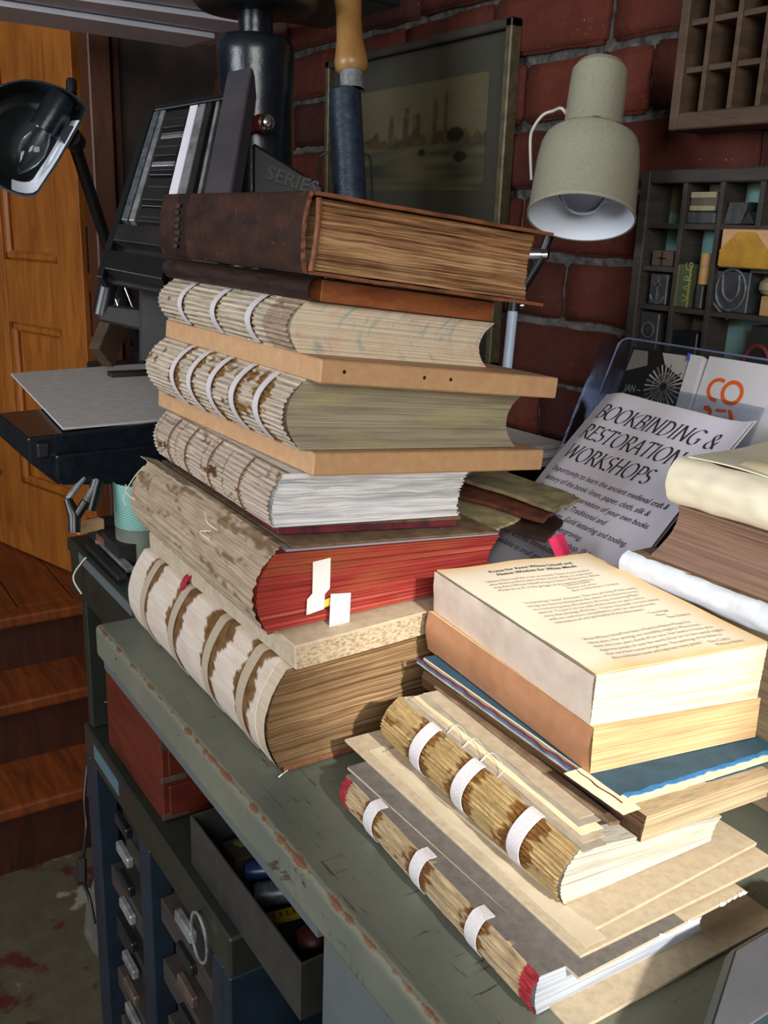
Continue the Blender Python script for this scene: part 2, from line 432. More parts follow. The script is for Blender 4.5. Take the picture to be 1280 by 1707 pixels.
def textblock(name, h, mat, parent, bulge=.0, conc=.04, w0=.01, w1=.99, s0=0., s1=1., t0=0., t1=1., rag=.0006, nW=44, nT=26, nS=10, seed=0, capm=None, wav=0):
    """pages: tail and head faces and a hollow fore-edge with uneven leaves, closed below and above"""
    rnd = random.Random(seed)
    ws = [lerp(w0, w1, j/nW) for j in range(nW+1)]
    offs = [rnd.uniform(-1, 1)*rag for _ in ws]; offf = [rnd.uniform(-1, 1)*rag for _ in ws]
    offs[0] = offs[-1] = 0
    P = lambda w: 1-(2*w-1)**2
    tl = lambda w: t0-bulge*P(w)
    tr = lambda w: t1-conc*P(w)
    vs, fs, uv = [], [], []
    def face(fn, nu, uvf):
        b = len(vs)
        for i in range(nu+1):
            for j, w in enumerate(ws):
                vs.append(fn(i/nu, w, j)); uv.append(uvf(i/nu, w))
        n = nW+1
        for i in range(nu):
            for j in range(nW):
                a = b+i*n+j; fs.append((a, a+1, a+n+1, a+n))
    tm = lambda w, x: lerp(tl(w), tr(w), x)
    wob = lambda x, w: wav*ns(x*7+seed, w*5)
    face(lambda x, w, j: h.p(s0, tm(w, x), w+wob(x, w)*P(w))+h.v*(offs[j]*(1+ns(x*9, j*.7+seed))), nT, lambda x, w: (x*h.W+seed, w*h.Ts+seed*.1))
    face(lambda x, w, j: h.p(s1, tm(w, x), w)+h.v*offs[j], nT, lambda x, w: (x*h.W+seed+.5, w*h.Ts+seed*.1))
    face(lambda x, w, j: h.p(lerp(s0, s1, x), tr(w), w)+h.u*(offf[j]*(1+ns(x*9, j*.9+seed))), nS, lambda x, w: (x*h.L+seed+.9, w*h.Ts+seed*.1))
    face(lambda x, w, j: h.p(lerp(s0, s1, x), tl(w)+.004, w), nS, lambda x, w: (x*h.L+seed+1.4, w*h.Ts+seed*.1))
    for w, sg in ((w0, 0), (w1, 1)):
        b = len(vs)
        for s in (s0, s1):
            for x in (0, 1): vs.append(h.p(s, tm(w, x), w)); uv.append((x, s))
        fs.append((b, b+1, b+3, b+2))
    return mk(name, vs, fs, mat, parent, uv, smooth=False)
def spine(name, h, mat, parent, colf, bulge=.12, w0=0., w1=1., s0=0., s1=1., nu=170, nv=0, proud=.0006, sig=0, rag=.0008, seed=0, wrap=.02, smooth=True):
    """rounded back of a book: ridges of folded sections run along it, ragged at both ends"""
    L, T = h.L, h.Ts
    if not nv: nv = 100 if sig else 44
    def fn(u, v):
        # v 0..1 : bottom joint .. over the back .. top joint
        w = lerp(w0, w1, clamp((v-wrap)/(1-2*wrap)))
        tt = -bulge*(1-(2*w-1)**2)
        if v < wrap: tt = lerp(.03, 0, v/wrap)
        if v > 1-wrap: tt = lerp(0, .03, (v-1+wrap)/wrap)
        s = lerp(s0, s1, u)
        e = rag*ns(v*37+seed, 3) if u in (0, 1) else 0
        ridge = 0
        if sig: ridge = -.0014*(1-abs(math.cos(math.pi*w*sig+.5*ns(s*5, w*4, seed))**3))-.0007*abs(ns(s*30, w*sig*1.3, seed+4))
        return h.p(s, tt, w) + h.v*e - h.u*(proud+ridge+.0007*ns(s*11, w*5, seed+2))
    arc = T*1.25
    return grid(name, fn, nu, nv, mat, parent, lambda u, v: (lerp(s0, s1, u)*L+seed, v*arc), lambda u, v: colf(lerp(s0, s1, u), v), smooth=smooth)
def tape(name, h, s, wid, mat, parent, bulge, proud=.0018, over=.05, under=.0, slant=0, w0=0.02, w1=1.0):
    """woven sewing tape passing round the back and on to the boards"""
    n = 18
    def fn(u, v):
        ss = s+(u-.5)*wid/h.L+slant*(v-.5)
        if v < .9:
            w = lerp(w0, w1, v/.9); tt = -bulge*(1-(2*w-1)**2)
            return h.p(ss, tt, w)-h.u*proud+h.n*(.0006*math.sin(w*3.1))
        return h.p(ss, over*(v-.9)/.1, 1)-h.u*(proud*(1-(v-.9)/.1))+h.n*.0009
    return grid(name, fn, 3, n, mat, parent, lambda u, v: (u*wid, v*h.Ts*1.3), thick=.0007)
def boardq(name, h, mat, parent=None, w0=0., w1=1., t0=0., t1=1., s0=0., s1=1., bevel=.0008, label=None, cat=None, group=None):
    c = [h.p(s, t_, w_) for s in (s0, s1) for t_ in (t0, t1) for w_ in (w0, w1)]
    o = hexa(name, c, mat, parent, bevel)
    if label: tag(o, label, cat, group)
    return o
def tapes_px(h, pxs): return [h.s_at(x) for x in pxs]

# ---- colours and page materials
flat('tape_white', sr(226, 220, 222), .9); plain('tape_cotton', sr(214, 208, 208), sr(190, 184, 186), .95, sc=900, bump=.4)
plain('tape_linen', sr(178, 162, 140), sr(158, 142, 120), .95, sc=700, bump=.4)
vcol('spine_paint', fu=14, fv=900, amt=.7, lo=.42, dark=.35, bump=.8); vcol('spine_soft', fv=300, amt=.3, bump=.35)
vcol('leather_paint', rough=.55, fu=60, fv=60, amt=.45, bump=.4, spec=.35)
pages('pages_brown', [sr(78, 54, 33), sr(124, 96, 64), sr(172, 144, 106)], sr(76, 54, 36), .5)
pages('pages_red', [sr(120, 36, 36), sr(146, 46, 44), sr(160, 56, 48), sr(190, 118, 96)], sr(150, 84, 44), .8, fv=300, big=7, stain_lo=.46, stain_hi=.7)
pages('pages_white', [sr(186, 190, 196), sr(238, 238, 238), sr(246, 246, 244)], sr(206, 200, 186), .3, fv=330, bump=.9)
pages('pages_gold', [sr(122, 116, 98), sr(158, 150, 126), sr(182, 174, 148)], sr(176, 166, 116), .5, fv=520, rough=.45, bump=.25)
pages('pages_speckled', [sr(186, 168, 140), sr(222, 206, 178), sr(232, 218, 192)], sr(206, 126, 104), .7, fv=420, big=16)
pages('pages_scorched', [sr(92, 58, 38), sr(128, 86, 58), sr(184, 142, 98), sr(206, 170, 126)], sr(222, 186, 140), .55, fv=520, fu=9, big=5)
pages('pages_tape_book', [sr(160, 154, 140), sr(192, 186, 172), sr(206, 200, 186)], sr(186, 172, 138), .4, fv=500, bump=.5)
pages('pages_blue_white', [sr(150, 156, 166), sr(178, 184, 192), sr(192, 198, 204)], sr(150, 160, 176), .4, fv=520)
pages('pages_cream', [sr(206, 192, 160), sr(232, 220, 190), sr(238, 228, 202)], sr(222, 200, 150), .4, fv=600, bump=.3)
pages('pages_tan', [sr(196, 156, 110), sr(214, 176, 130), sr(222, 186, 140)], sr(206, 164, 112), .4, fv=700, bump=.25)
pages('pages_glued', [sr(46, 30, 17), sr(74, 50, 30), sr(116, 84, 50)], sr(40, 26, 16), .6, fv=600)
pages('pages_umber', [sr(118, 92, 76), sr(142, 112, 94), sr(160, 130, 110)], sr(120, 100, 84), .4, fv=600, bump=.3)
pages('pages_straw', [sr(160, 140, 110), sr(186, 164, 130), sr(196, 176, 142)], None, fv=600, bump=.3)
plain('mdf', sr(196, 156, 114), sr(184, 142, 100), .75, sc=90, bump=.05)
plain('millboard', sr(186, 170, 146), sr(170, 152, 126), .85, sc=120, bump=.2)
plain('greyboard', sr(190, 174, 148), sr(174, 156, 128), .85, sc=160, bump=.15)
plain('slate_board', sr(112, 106, 100), sr(96, 90, 86), .85, sc=140, bump=.15)
plain('old_board', sr(128, 104, 78), sr(92, 70, 50), .85, sc=60, bump=.4)
plain('dark_leather', sr(72, 48, 36), sr(48, 32, 26), .6, sc=40, bump=.4)
plain('leather_edge', sr(140, 86, 54), sr(96, 56, 38), .75, sc=80, bump=.5)
plain('tan_calf', sr(176, 104, 56), sr(138, 72, 40), .6, sc=26, bump=.2, scale=(1, 1, 3))
plain('paper_white', sr(236, 234, 228), sr(226, 224, 218), .9, sc=8)
plain('paper_cream', sr(228, 214, 176), sr(216, 198, 156), .9, sc=10)
plain('sticky_pink', sr(236, 54, 104), sr(226, 44, 96), .8, sc=6)
flat('sticky_yellow', sr(232, 206, 70), .8); flat('ink', sr(28, 24, 26), .8); flat('ink_grey', sr(70, 62, 56), .8); flat('ink_page', sr(112, 100, 84), .8)
plain('marbled_red', sr(120, 34, 44), sr(60, 20, 40), .6, sc=60)
plain('thread', sr(222, 212, 190), None, .9)

LINEN, GLUE, DARK = sr(208, 190, 168), sr(142, 104, 62), sr(96, 64, 36)
def spine_cracked(base, glue, tapes=(), tw=.02, seed=0, cracks=.5, patch=.5, end=.0, lines=(), lw=.003, dark=DARK, sig=0):
    """bare sewn back: paler paper, brown animal glue beside the tapes and in ragged patches, dark splits along the sections"""
    def f(s, v):
        c = mixc(base, tuple(x*.8 for x in base), .5+.5*ns(s*4+seed, v*5))
        g = clamp((ns(s*6+seed*3, v*4, 2)+.55*ns(s*34, v*9, seed)+patch-.75)*3.5)
        for tp in tapes:
            d = abs(s-tp)
            g = max(g, clamp((tw*(1+.9*ns(v*3+tp*31, seed)+.8*ns(v*16, tp*17))-d)/.006))
        c = mixc(c, mixc(glue, dark, .5+.6*ns(s*60, v*20, seed)), g)
        for ln in lines:
            d = abs(s-ln-.004*ns(v*7, ln*13))
            c = mixc(c, dark, clamp((lw*(1+1.2*ns(v*12, ln*9))-d)/.0016)*.9)
        if sig:
            gr_ = abs(math.cos(math.pi*v*sig+.5*ns(s*5, v*4, seed)))**7
            c = mixc(c, dark, gr_*clamp(.35+.55*ns(s*16, v*sig*.9, seed+8))*.9)
        k = ns(s*9+seed, v*52, 7); c = mixc(c, dark, clamp((abs(k)*-1+.05*cracks+.5*cracks*(ns(s*5, v*30, seed+5)-.35))*12)*.9)
        if end and s < end*(1+.4*ns(v*20, seed)): c = mixc(c, tuple(x*.9 for x in base), .5)
        return c
    return f
ADJ = {}
# S1: the largest book, at the bottom of the tall pile
h = H['S1']; B1 = .07
b = thing('repaired_book', 'thickest book at the foot of the tall pile, white linen back with four buff tapes', 'book', h.p(.5, .5, 0))
textblock('text_block', h, 'pages_brown', b, bulge=B1*.9, conc=.02, w0=.06, w1=.99, rag=.0012, seed=1, wav=.02)
tp = [h.s_at(x, 1) for x in (268, 317, 377, 437)]
def c1(s, v):
    c = mixc(sr(214, 200, 184), sr(196, 180, 162), .5+.5*ns(s*9, v*6))
    for i, t_ in enumerate(tp):
        d = abs(s-t_+.004); wd = .042+.03*ns(v*4+i*9)+.014*ns(v*23, i*5)+.006*ns(v*60, i*3)
        c = mixc(c, mixc(sr(128, 94, 56), sr(84, 56, 32), .5+.7*ns(s*50, v*14)), clamp((wd*(.5+1.0*v if i else .45+.5*v)-d)/.004))
    if s < .045: c = mixc(c, sr(186, 166, 138), .6)
    if v < .1: c = mixc(c, sr(150, 122, 90), clamp(.6+ns(s*40, v*20)))
    return c
sp_ = spine('spine_lining', h, 'spine_soft', b, c1, B1, seed=1, rag=.001)
for t_ in tp: tape('tape', h, t_, .0125, 'tape_linen', b, B1, .002, .02)
boardq('back_cover', h, 'leather_edge', b, -.005+.01, .055, -.0, 1.0, -.004, 1.0, .001)
boardq('front_cover', h, 'old_board', b, .985, 1.0, .02, .98, .004, .99, .001)
tube('loose_thread', [h.p(-.004, 0.01, .02), h.p(-.02, -.03, .02), h.p(-.025, -.02, .05)], .0006, 'thread', b)
tube('tail_sewing', spline([h.p(.045, -B1*(1-(2*w_-1)**2)-.004, w_) for w_ in (0.05, .2, .35, .5, .65, .8, .95)], 4), .0004, 'thread', b)
# red ribbon tuft that sticks out of it
hx = h
rb = grid('ribbon_tuft', lambda u, v: hx.p(hx.s_at(312)+(u-.5)*.05*(1-.5*v)+.012*ns(u*9, v*2), .03-.05*v, 1.02-.10*v+.12*math.sin(v*3)+.05*ns(u*12, v*3)), 10, 6, flat('ribbon_red', sr(150, 16, 36), .8), b, thick=.0006)
# S2 board
h = H['S2']
o = boardq('mill_board', h, 'millboard', label='pale thick mill board under the red-edged book in the tall pile', cat='board', bevel=.0012)
plain('chip_edge', sr(186, 168, 138), sr(112, 92, 66), .9, sc=240, bump=.6, lo=.3, hi=.56, scale=(1, 1, 2))
boardq('chipped_edge', h, 'chip_edge', o, .03, .9, .004, .995, -.0012, .0, 0)
# S3 red edged book
h = H['S3']; B3 = .085
b = thing('repaired_book', 'thick book with red sprinkled page edges and a white paper slip hanging out', 'book', h.p(.5, .5, 0))
textblock('text_block', h, 'pages_red', b, bulge=B3*.8, conc=.05, w0=.03, w1=.92, rag=.0009, seed=3)
spine('spine_lining', h, 'spine_paint', b, lambda s, v: mixc(mixc(sr(204, 182, 156), sr(180, 156, 128), .5+.6*ns(s*12, v*5)), sr(126, 96, 64),
      clamp((ns(s*5, v*7, 3)+.6*ns(s*30, v*22, 1)-.22-.35*(.5-v))*3)*.8), B3, seed=3, sig=9, rag=.003)
boardq('front_cover', h, 'old_board', b, .955, .99, .05, .99, .004, .995, .0012)
boardq('cover_paper', h, flat('paper_blue_grey', sr(150, 148, 160), .9), b, .925, .955, .03, .985, .006, .99, .0005)
grid('paper_slip', lambda u, v: h.p(-.006-.01*math.sin(v*1.5), .135+.07*u+.015*v-.02*(v > .62), .80-.62*v+.03*u), 3, 10, 'paper_white', b, thick=.0004)
grid('paper_slip', lambda u, v: h.p(-.022-.006*v, .215+.085*u+.01*v, .40-.44*v-.03*u), 3, 6, 'paper_white', b, thick=.0004)
grid('index_tab', lambda u, v: h.p(-.012, .145+.085*u, .27-.10*v+.07*u), 2, 2, 'sticky_yellow', b, thick=.0004)
for k, (s_, w_) in enumerate(((.30, .82), (.31, .7), (.93, .5))):
    p0 = h.p(s_, -B3*(1-(2*w_-1)**2), w_)-h.u*.001
    tube('loose_thread', spline([p0, p0-h.u*.006+h.v*.008+h.n*.006, p0-h.u*.003+h.v*(.02-.03*(k == 1))+h.n*.012]), .0006, 'thread', b, n=5)
tube('loose_thread', spline([h.p(1, -.03, .9), h.p(1.03, -.06, .7), h.p(1.03, -.1, .45), h.p(1.0, -.1, .35)]), .0006, 'thread', b, n=5)
grid('lining_flap', lambda u, v: h.p(.62+.4*u, .03-.07*v, .97+.05*v+.03*ns(u*13, v*4)), 24, 4, 'millboard', b, thick=.0008)
# S4 thin marbled book
h = H['S4']
b = thing('thin_book', 'thin dark red marbled book between white-edged and red-edged books', 'book', h.p(.5, .5, 0))
boardq('text_block', h, 'marbled_red', b, .0, .6, .02, .98, .004, .99, .0004)
boardq('cover', h, 'old_board', b, .6, .99, .0, 1, 0, 1, .0006)
# S5 white edged book
h = H['S5']; B5 = .055
b = thing('repaired_book', 'book with bright white page edges and thread-stitched brown-lined bare spine', 'book', h.p(.5, .5, 0))
textblock('text_block', h, 'pages_white', b, bulge=B5*.55, conc=.03, w0=.01, w1=.99, rag=.0022, seed=5, wav=.06, nW=36)
sl_ = [.97, .83, .77, .66, .52, .45, .34, .2]
spine('spine_lining', h, 'spine_paint', b, spine_cracked(sr(222, 202, 180), sr(120, 80, 46), (), .0, 5, .75, .34, lines=sl_, lw=.0035, sig=12), B5, seed=5, sig=12, rag=.003)
for q in (.83, .66, .45, .2): tube('stitching', [h.p(q+.004*ns(w_*9, q), -B5*(1-(2*w_-1)**2), w_)-h.u*.0012 for w_ in [k/10 for k in range(11)]], .0007, flat('thread_brown', sr(110, 78, 48), .9) if 'thread_brown' not in MATS else 'thread_brown', b, n=5)
# S6 board
o = boardq('wooden_board', H['S6'], 'mdf', label='thick tan fibreboard pressing board above the white-edged book', cat='board', bevel=.0012, group='fibreboard pressing boards')
# S7 gold edged book
h = H['S7']; B7 = .085
b = thing('repaired_book', 'book with dull gilt page edges and five white tapes across its spine', 'book', h.p(.5, .5, 0))
textblock('text_block', h, 'pages_gold', b, bulge=B7*.78, conc=.07, w0=.005, w1=.995, rag=.0003, seed=7, nW=60)
tp = tapes_px(h, (323, 352, 387, 426, 468))
spine('spine_lining', h, 'spine_paint', b, spine_cracked(sr(228, 212, 188), sr(170, 122, 62), tp, .034, 7, .45, .46, sig=14), B7, seed=7, sig=14, rag=.003)
for t_ in tp: tape('tape', h, t_, .0085, 'tape_cotton', b, B7, .002, .03, slant=.0)
# S8 board
o = boardq('wooden_board', H['S8'], 'mdf', label='thick tan fibreboard pressing board with nail holes above the gilt-edged book', cat='board', bevel=.0012, group='fibreboard pressing boards')
for t_ in (.085, .395, .505):
    p0 = H['S8'].p(0, t_, .55)
    lathe('nail_hole', p0+V((.0003, 0, 0)), -H['S8'].v, [(0, 0), (.0016, 0)], flat('hole_black', sr(20, 14, 10), .9) if 'hole_black' not in MATS else 'hole_black', o, n=10)
# S9 speckled edged book
h = H['S9']; B9 = .075
b = thing('repaired_book', 'book with blue and red speckled page edges and three white tapes on its spine', 'book', h.p(.5, .5, 0))
t = NT('pages_marbled')
f = t.noise('UV', (3, 420, 1), 1, 6, .7, .3); col = t.ramp(f, [(.3, sr(186, 168, 140)), (.5, sr(222, 206, 178)), (.7, sr(232, 218, 192))])
a1 = t.noise('UV', (40, 60, 1), 1, 3, .6); col = t.mix(t.ramp(a1, [(.50, 0.0), (.70, .45)]), col, sr(214, 150, 124))
a2 = t.noise('UV', (90, 26, 1), 1.3, 3, .6); col = t.mix(t.ramp(a2, [(.55, 0.0), (.7, .6)]), col, sr(124, 156, 168))
t.bump(f, .4, .0008); t.done(col, .75, 0, .25)
textblock('text_block', h, 'pages_marbled', b, bulge=B9*.75, conc=.07, w0=.01, w1=.99, rag=.0005, seed=9)
tp = tapes_px(h, (331, 387, 448))
def c9(s, v):
    c = spine_cracked(sr(228, 212, 186), sr(146, 112, 66), tp, .022, 9, .95, .26, sig=10)(s, v)
    if s < .15: c = mixc(c, mixc(sr(120, 70, 50), sr(190, 160, 130), .5+ns(s*40, v*60)), .6)
    return c
spine('spine_lining', h, 'spine_paint', b, c9, B9, seed=9, sig=10, rag=.003)
for t_ in tp: tape('tape', h, t_, .009, 'tape_cotton', b, B9, .002, .03)
# S10 thin tan leather book
h = H['S10']
b = thing('leather_book', 'thin tan calf book beneath the dark topmost book of the tall pile', 'book', h.p(.5, .5, 0))
boardq('text_block', h, 'tan_calf', b, .05, .95, .03, .99, 0, .99, .0008)
boardq('back_cover', h, 'dark_leather', b, .0, .06, 0, 1, .005, 1, .0006); boardq('front_cover', h, 'dark_leather', b, .94, 1, 0, 1, .005, 1, .0006)
spine('spine', h, 'leather_paint', b, lambda s, v: mixc(sr(58, 38, 28), sr(36, 24, 20), .5+.8*ns(s*20, v*7)), .03, seed=10, nu=40, nv=16, s0=.004)
# S11 top book
h = H['S11']; B11 = .02
b = thing('leather_book', 'dark brown leather-bound book with scorched page edges on top of the tall pile', 'book', h.p(.5, .5, 0))
textblock('text_block', h, 'pages_scorched', b, bulge=0, conc=.02, w0=.06, w1=.94, s0=.02, s1=.98, t0=.02, t1=.965, rag=.0012, seed=11, wav=.02, nW=60)
def leather(s, v):
    c = mixc(sr(66, 40, 30), sr(44, 27, 22), .5+.9*ns(s*7, v*6, 2))
    c = mixc(c, sr(128, 84, 58), clamp((ns(s*90, v*12, 4)-.45)*4)*.35)
    if v < .06 or v > .94 or s < .012: c = mixc(c, sr(136, 80, 48), clamp(.5+ns(s*50, v*20)))
    if .77 < s < .865: c = mixc(c, sr(28, 20, 18), .75)
    return c
spine('spine', h, 'leather_paint', b, leather, B11, w0=-.0, w1=1.0, s0=-.01, s1=1.0, proud=.004, seed=11, nu=160, nv=40, rag=.002, wrap=.1)
for nm, w0_, w1_ in (('back_cover', .0, .045), ('front_cover', .955, 1.0)):
    grid(nm, lambda u, v, w0_=w0_, w1_=w1_: h.p(-.012+1.02*u+.004*ns(v*30, u*50)*(u in (0, 1)), -.015+1.03*v+.004*ns(u*40, 3)*(v == 1), w1_+.01*ns(v*6, u*5)), 30, 30, 'leather_paint', b,
         lambda u, v: (u*.3, v*.2), lambda u, v: mixc(sr(74, 46, 34), sr(138, 84, 52), clamp(.1+ns(u*9, v*9)+.8*((v > .93)+(u < .03)))), thick=.0026)
# corner of the text block: wrapped edge of the leather at the near joint
tube('joint_edge', spline([h.p(-.013, -.012+.012*k_, w_) for k_, w_ in ((.1, .04), (.6, .2), (1, .5), (1, .75), (.7, .93))], 5), .0022, 'leather_edge', b, n=8)
# stamped title of the spine panel (blind lettering)
for k in range(7):
    p0 = h.p(.855, -B11, .14+.105*k)-h.u*.0046
    grid('stamped_letter', lambda u, v: p0+h.v*(-.016*u*(.6+.4*((k*37) % 5)/5))+h.n*(.0036*v)-h.u*.0004*u, 2, 1, 'dark_leather', b)
# ------------------------------------------------------------------ front pile
for key, nm, mt, lab in (('F1', 'grey_board', 'greyboard', 'bottom grey binding board of the front pile, flat on the bench'),):
    boardq(nm, H[key], mt, label=lab, cat='board', bevel=.0003, group='binding boards of the front pile')
h = H['F2']; BF2 = .045
b = thing('repaired_book', 'thin book with red-capped spine ends and three tapes, lowest of the front pile', 'book', h.p(.5, .5, 0))
textblock('text_block', h, 'pages_blue_white', b, bulge=BF2*.4, conc=.03, w0=.01, w1=.99, rag=.0003, seed=12, nW=26)
tp = tapes_px(h, (627, 706, 801))
def cF2(s, v):
    c = spine_cracked(sr(206, 180, 140), sr(150, 104, 52), tp, .05, 12, .6, .42, sig=11)(s, v)
    if s > .955+.012*ns(v*9) or s < .05+.012*ns(v*9, 4): c = mixc(sr(186, 62, 66), sr(150, 40, 50), .5+ns(s*50, v*20))
    return c
spine('spine_lining', h, 'spine_paint', b, cF2, BF2, seed=12, sig=11, rag=.002)
for t_ in tp: tape('tape', h, t_, .0115, 'tape_cotton', b, BF2, .0016, .05)
boardq('end_paper', h, 'slate_board', b, .985, 1.0, .0, .98, .0, 1, .0002)
boardq('grey_board', H['F2b'], 'greyboard', label='second grey binding board of the front pile, with torn paper flecks along its edge', cat='board', bevel=.0003, group='binding boards of the front pile')
hb = H['F2b']; par = bpy.data.objects['grey_board.001']
boardq('cover_sheet', hb, 'slate_board', par, 1.0, 1.12, .0, .6, .0, 1.0, .0001)
for k, t_ in enumerate((.46, .62, .84, .88, .92, .96, .985)):
    p0 = hb.p(-.003, t_, .4); r_ = random.Random(k).uniform(.0012, .003)
    mk('paper_fleck', [p0+hb.u*(r_*math.cos(a))+hb.v*(r_*math.sin(a)*.6)+hb.n*(.001*((i*7) % 3)) for i, a in enumerate([j*6.283/6 for j in range(6)])]+[p0+hb.n*.002], [(i, (i+1) % 6, 6) for i in range(6)]+[(5, 4, 3, 2, 1, 0)], 'paper_white', par)
boardq('grey_board', H['F3'], 'greyboard', label='widest grey binding board, third from bottom in the front pile', cat='board', bevel=.0003, group='binding boards of the front pile')
boardq('grey_board', H['F3b'], 'greyboard', label='small grey binding board directly beneath the brown-spined three-tape book', cat='board', bevel=.0003, group='binding boards of the front pile')
h = H['F3']
grid('paper_sheet', lambda u, v: h.p(.012+.90*u, .045+.02*ns(u*4, 2)+.085*v-.01*(1-u)*(1-v), 1.25+.12*ns(u*5, v*5)), 20, 8, plain('sheet_beige', sr(204, 190, 164), sr(186, 170, 142), .9, sc=20), None, thick=.0004)
tag(bpy.data.objects['paper_sheet'], 'thin pale beige paper sheet sticking out under the brown-spined book', 'paper')
h = H['F4']; BF4 = .09
b = thing('repaired_book', 'book with brown glue-stained spine and three wide white tapes in the front pile', 'book', h.p(.5, .5, 0))
textblock('text_block', h, 'pages_tape_book', b, bulge=BF4*.7, conc=.02, w0=.01, w1=.99, rag=.0006, seed=14)
tp = tapes_px(h, (724, 796, 893))
spine('spine_lining', h, 'spine_paint', b, spine_cracked(sr(204, 172, 116), sr(158, 108, 46), tp, .06, 14, .45, .46, sig=15), BF4, seed=14, sig=15, rag=.002)
for t_ in tp: tape('tape', h, t_, .0125, 'tape_cotton', b, BF4, .0018, .02)
plain('leaf_grey', sr(168, 160, 144), sr(146, 136, 120), .85, sc=50); plain('marbled_dark', sr(70, 24, 18), sr(20, 18, 20), .5, sc=70, lo=.5, hi=.6)
for k in range(5):
    grid('loose_leaf', lambda u, v, k=k: h.p(-.012+.03*k+(.985-.03*k)*u, .01+.032*k+.14*v+.012*ns(u*6, k), 1.0+.03*k+.02*ns(u*4, v*3, k)+.05*v), 26, 4,
         ('leaf_grey', 'millboard', 'paper_cream', 'leaf_grey', 'millboard')[k], b, thick=.0005)
boardq('torn_cover', h, 'old_board', b, 1.14, 1.22, .24, .31, .04, 1.0, .0008)
boardq('endpaper', h, 'marbled_dark', b, 1.1, 1.18, .31, .95, .05, 1.0, .0004)
for k in range(3):
    p0 = h.p(.7-.1*k, .02, 1.03)
    tube('loose_thread', spline([p0, p0+h.u*.010+h.n*.004, p0+h.u*.004+h.n*.003-h.v*.02, p0-h.u*.010-h.n*.010-h.v*.014]), .00025, 'thread', b, n=5)
# F5
h = H['F5']
b = thing('coverless_book', 'coverless brown-edged book with dark glued spine beneath the blue book', 'book', h.p(.5, .5, 0))
textblock('text_block', h, 'pages_straw', b, bulge=0, conc=.0, w0=0, w1=1, rag=.0002, seed=15, nW=24, t0=.012)
hh = h
grid('glued_spine', lambda u, v: hh.p(u, -.0+.012*abs(2*v-1)-.004*math.sin(v*3.14), v), 50, 12, 'pages_glued', b, lambda u, v: (u*.23, v*.019), smooth=True)
# F6 blue book
h = H['F6']
b = thing('blue_book', 'worn blue cloth book with torn cover edge under the two thick paperbacks', 'book', h.p(.5, .5, 0))
boardq('text_block', h, 'pages_cream', b, .15, .86, .015, .99, .006, .99, .0003)
plain('blue_cloth', sr(44, 82, 100), sr(34, 66, 84), .7, sc=40, bump=.2); plain('blue_torn', sr(36, 108, 170), sr(60, 130, 180), .8, sc=90)
plain('lining_cream', sr(238, 226, 190), sr(226, 210, 170), .85, sc=30)
grid('front_cover', lambda u, v: h.p(.028+.96*u+.010*ns(v*14, 1)*(u == 0), .02+.97*v, .99), 40, 40, 'blue_cloth', b, thick=.0008)
grid('torn_edge', lambda u, v: h.p(.012+.032*u+.010*ns(v*19, 5)*(u == 0), .04+.94*v, .93), 3, 50, 'blue_torn', b, thick=.0006)
grid('cover_lining', lambda u, v: h.p(-.012+.10*u+.008*ns(v*11, 8)*(u == 0), -.02+1.02*v, .84+.03*ns(v*6, u*3)), 3, 50, 'lining_cream', b, thick=.0006)
boardq('back_cover', h, 'blue_cloth', b, .02, .13, .0, 1, .0, 1, .0003)
grid('spine_remains', lambda u, v: h.p(.0+u, -.012+.02*v*ns(u*17, 3), .1+.85*v+.05*ns(u*22, v*3)), 60, 5, 'leather_paint', b, lambda u, v: (u*.23, v*.01),
     lambda u, v: (sr(178, 168, 150) if v < .25 else sr(62, 104, 140) if v < .65 else sr(112, 40, 48)), thick=.0006)
grid('torn_cover_flap', lambda u, v: h.p(-.035+.22*u, -.05+.09*v-.02*u, .72+.25*u+.05*ns(u*9, v*5)-.1*(1-v)), 14, 6, 'lining_cream', b, thick=.0006)
# F7, F8 paperbacks
h = H['F7']
b = thing('thick_paperback', 'thick tan coverless paperback under the one with the printed page', 'book', h.p(.5, .5, 0))
textblock('text_block', h, 'pages_tan', b, bulge=0, conc=.0, w0=0, w1=1, rag=.0002, seed=17, nW=40, t0=.006)
plain('kraft_spine', sr(182, 130, 92), sr(166, 114, 78), .8, sc=40, bump=.15)
grid('glued_spine', lambda u, v: h.p(u, .008*math.cos(v*3.14)**2*.6-.012*math.sin(v*3.14), v), 20, 10, 'kraft_spine', b)
h = H['F8']
b = thing('thick_paperback', 'thick cream paperback lying open-topped with printed page on top of the front pile', 'book', h.p(.5, .5, 0))
textblock('text_block', h, 'pages_cream', b, bulge=0, conc=.0, w0=0, w1=.99, rag=.0003, seed=18, nW=46, t0=.006)
plain('glue_spine_grey', sr(226, 208, 188), sr(206, 186, 166), .85, sc=26, bump=.3)
grid('glued_spine', lambda u, v: h.p(u, .006*math.cos(v*3.14)-.004*math.sin(v*3.14)+.004*ns(u*8, v*4), v), 30, 12, 'glue_spine_grey', b)
def page_pt(u, v): # u across the page from the spine, v up the page; gentle curl at the corners
    e = .0015*ns(u*3, v*3, 3)+.002*max(0, u-.9)*10*0
    return h.p(v, .005+.99*u, 1.0)+h.n*(.0012+e)
def cpage(u, v):
    d = min(v*1.3, (1-v)*1.6, (1-u)*.9)+.03*ns(u*7, v*7)
    return mixc(sr(226, 180, 104), sr(234, 222, 200), clamp((d+.03)/.17)**.7)
vcol('page_paper', rough=.9, fu=5, fv=5, amt=.15, bump=.05, lo=.3, dark=.8)
pg = grid('top_page', lambda u, v: page_pt(u, 1-v), 24, 30, 'page_paper', b, None, lambda u, v: cpage(u, 1-v), thick=.0006)
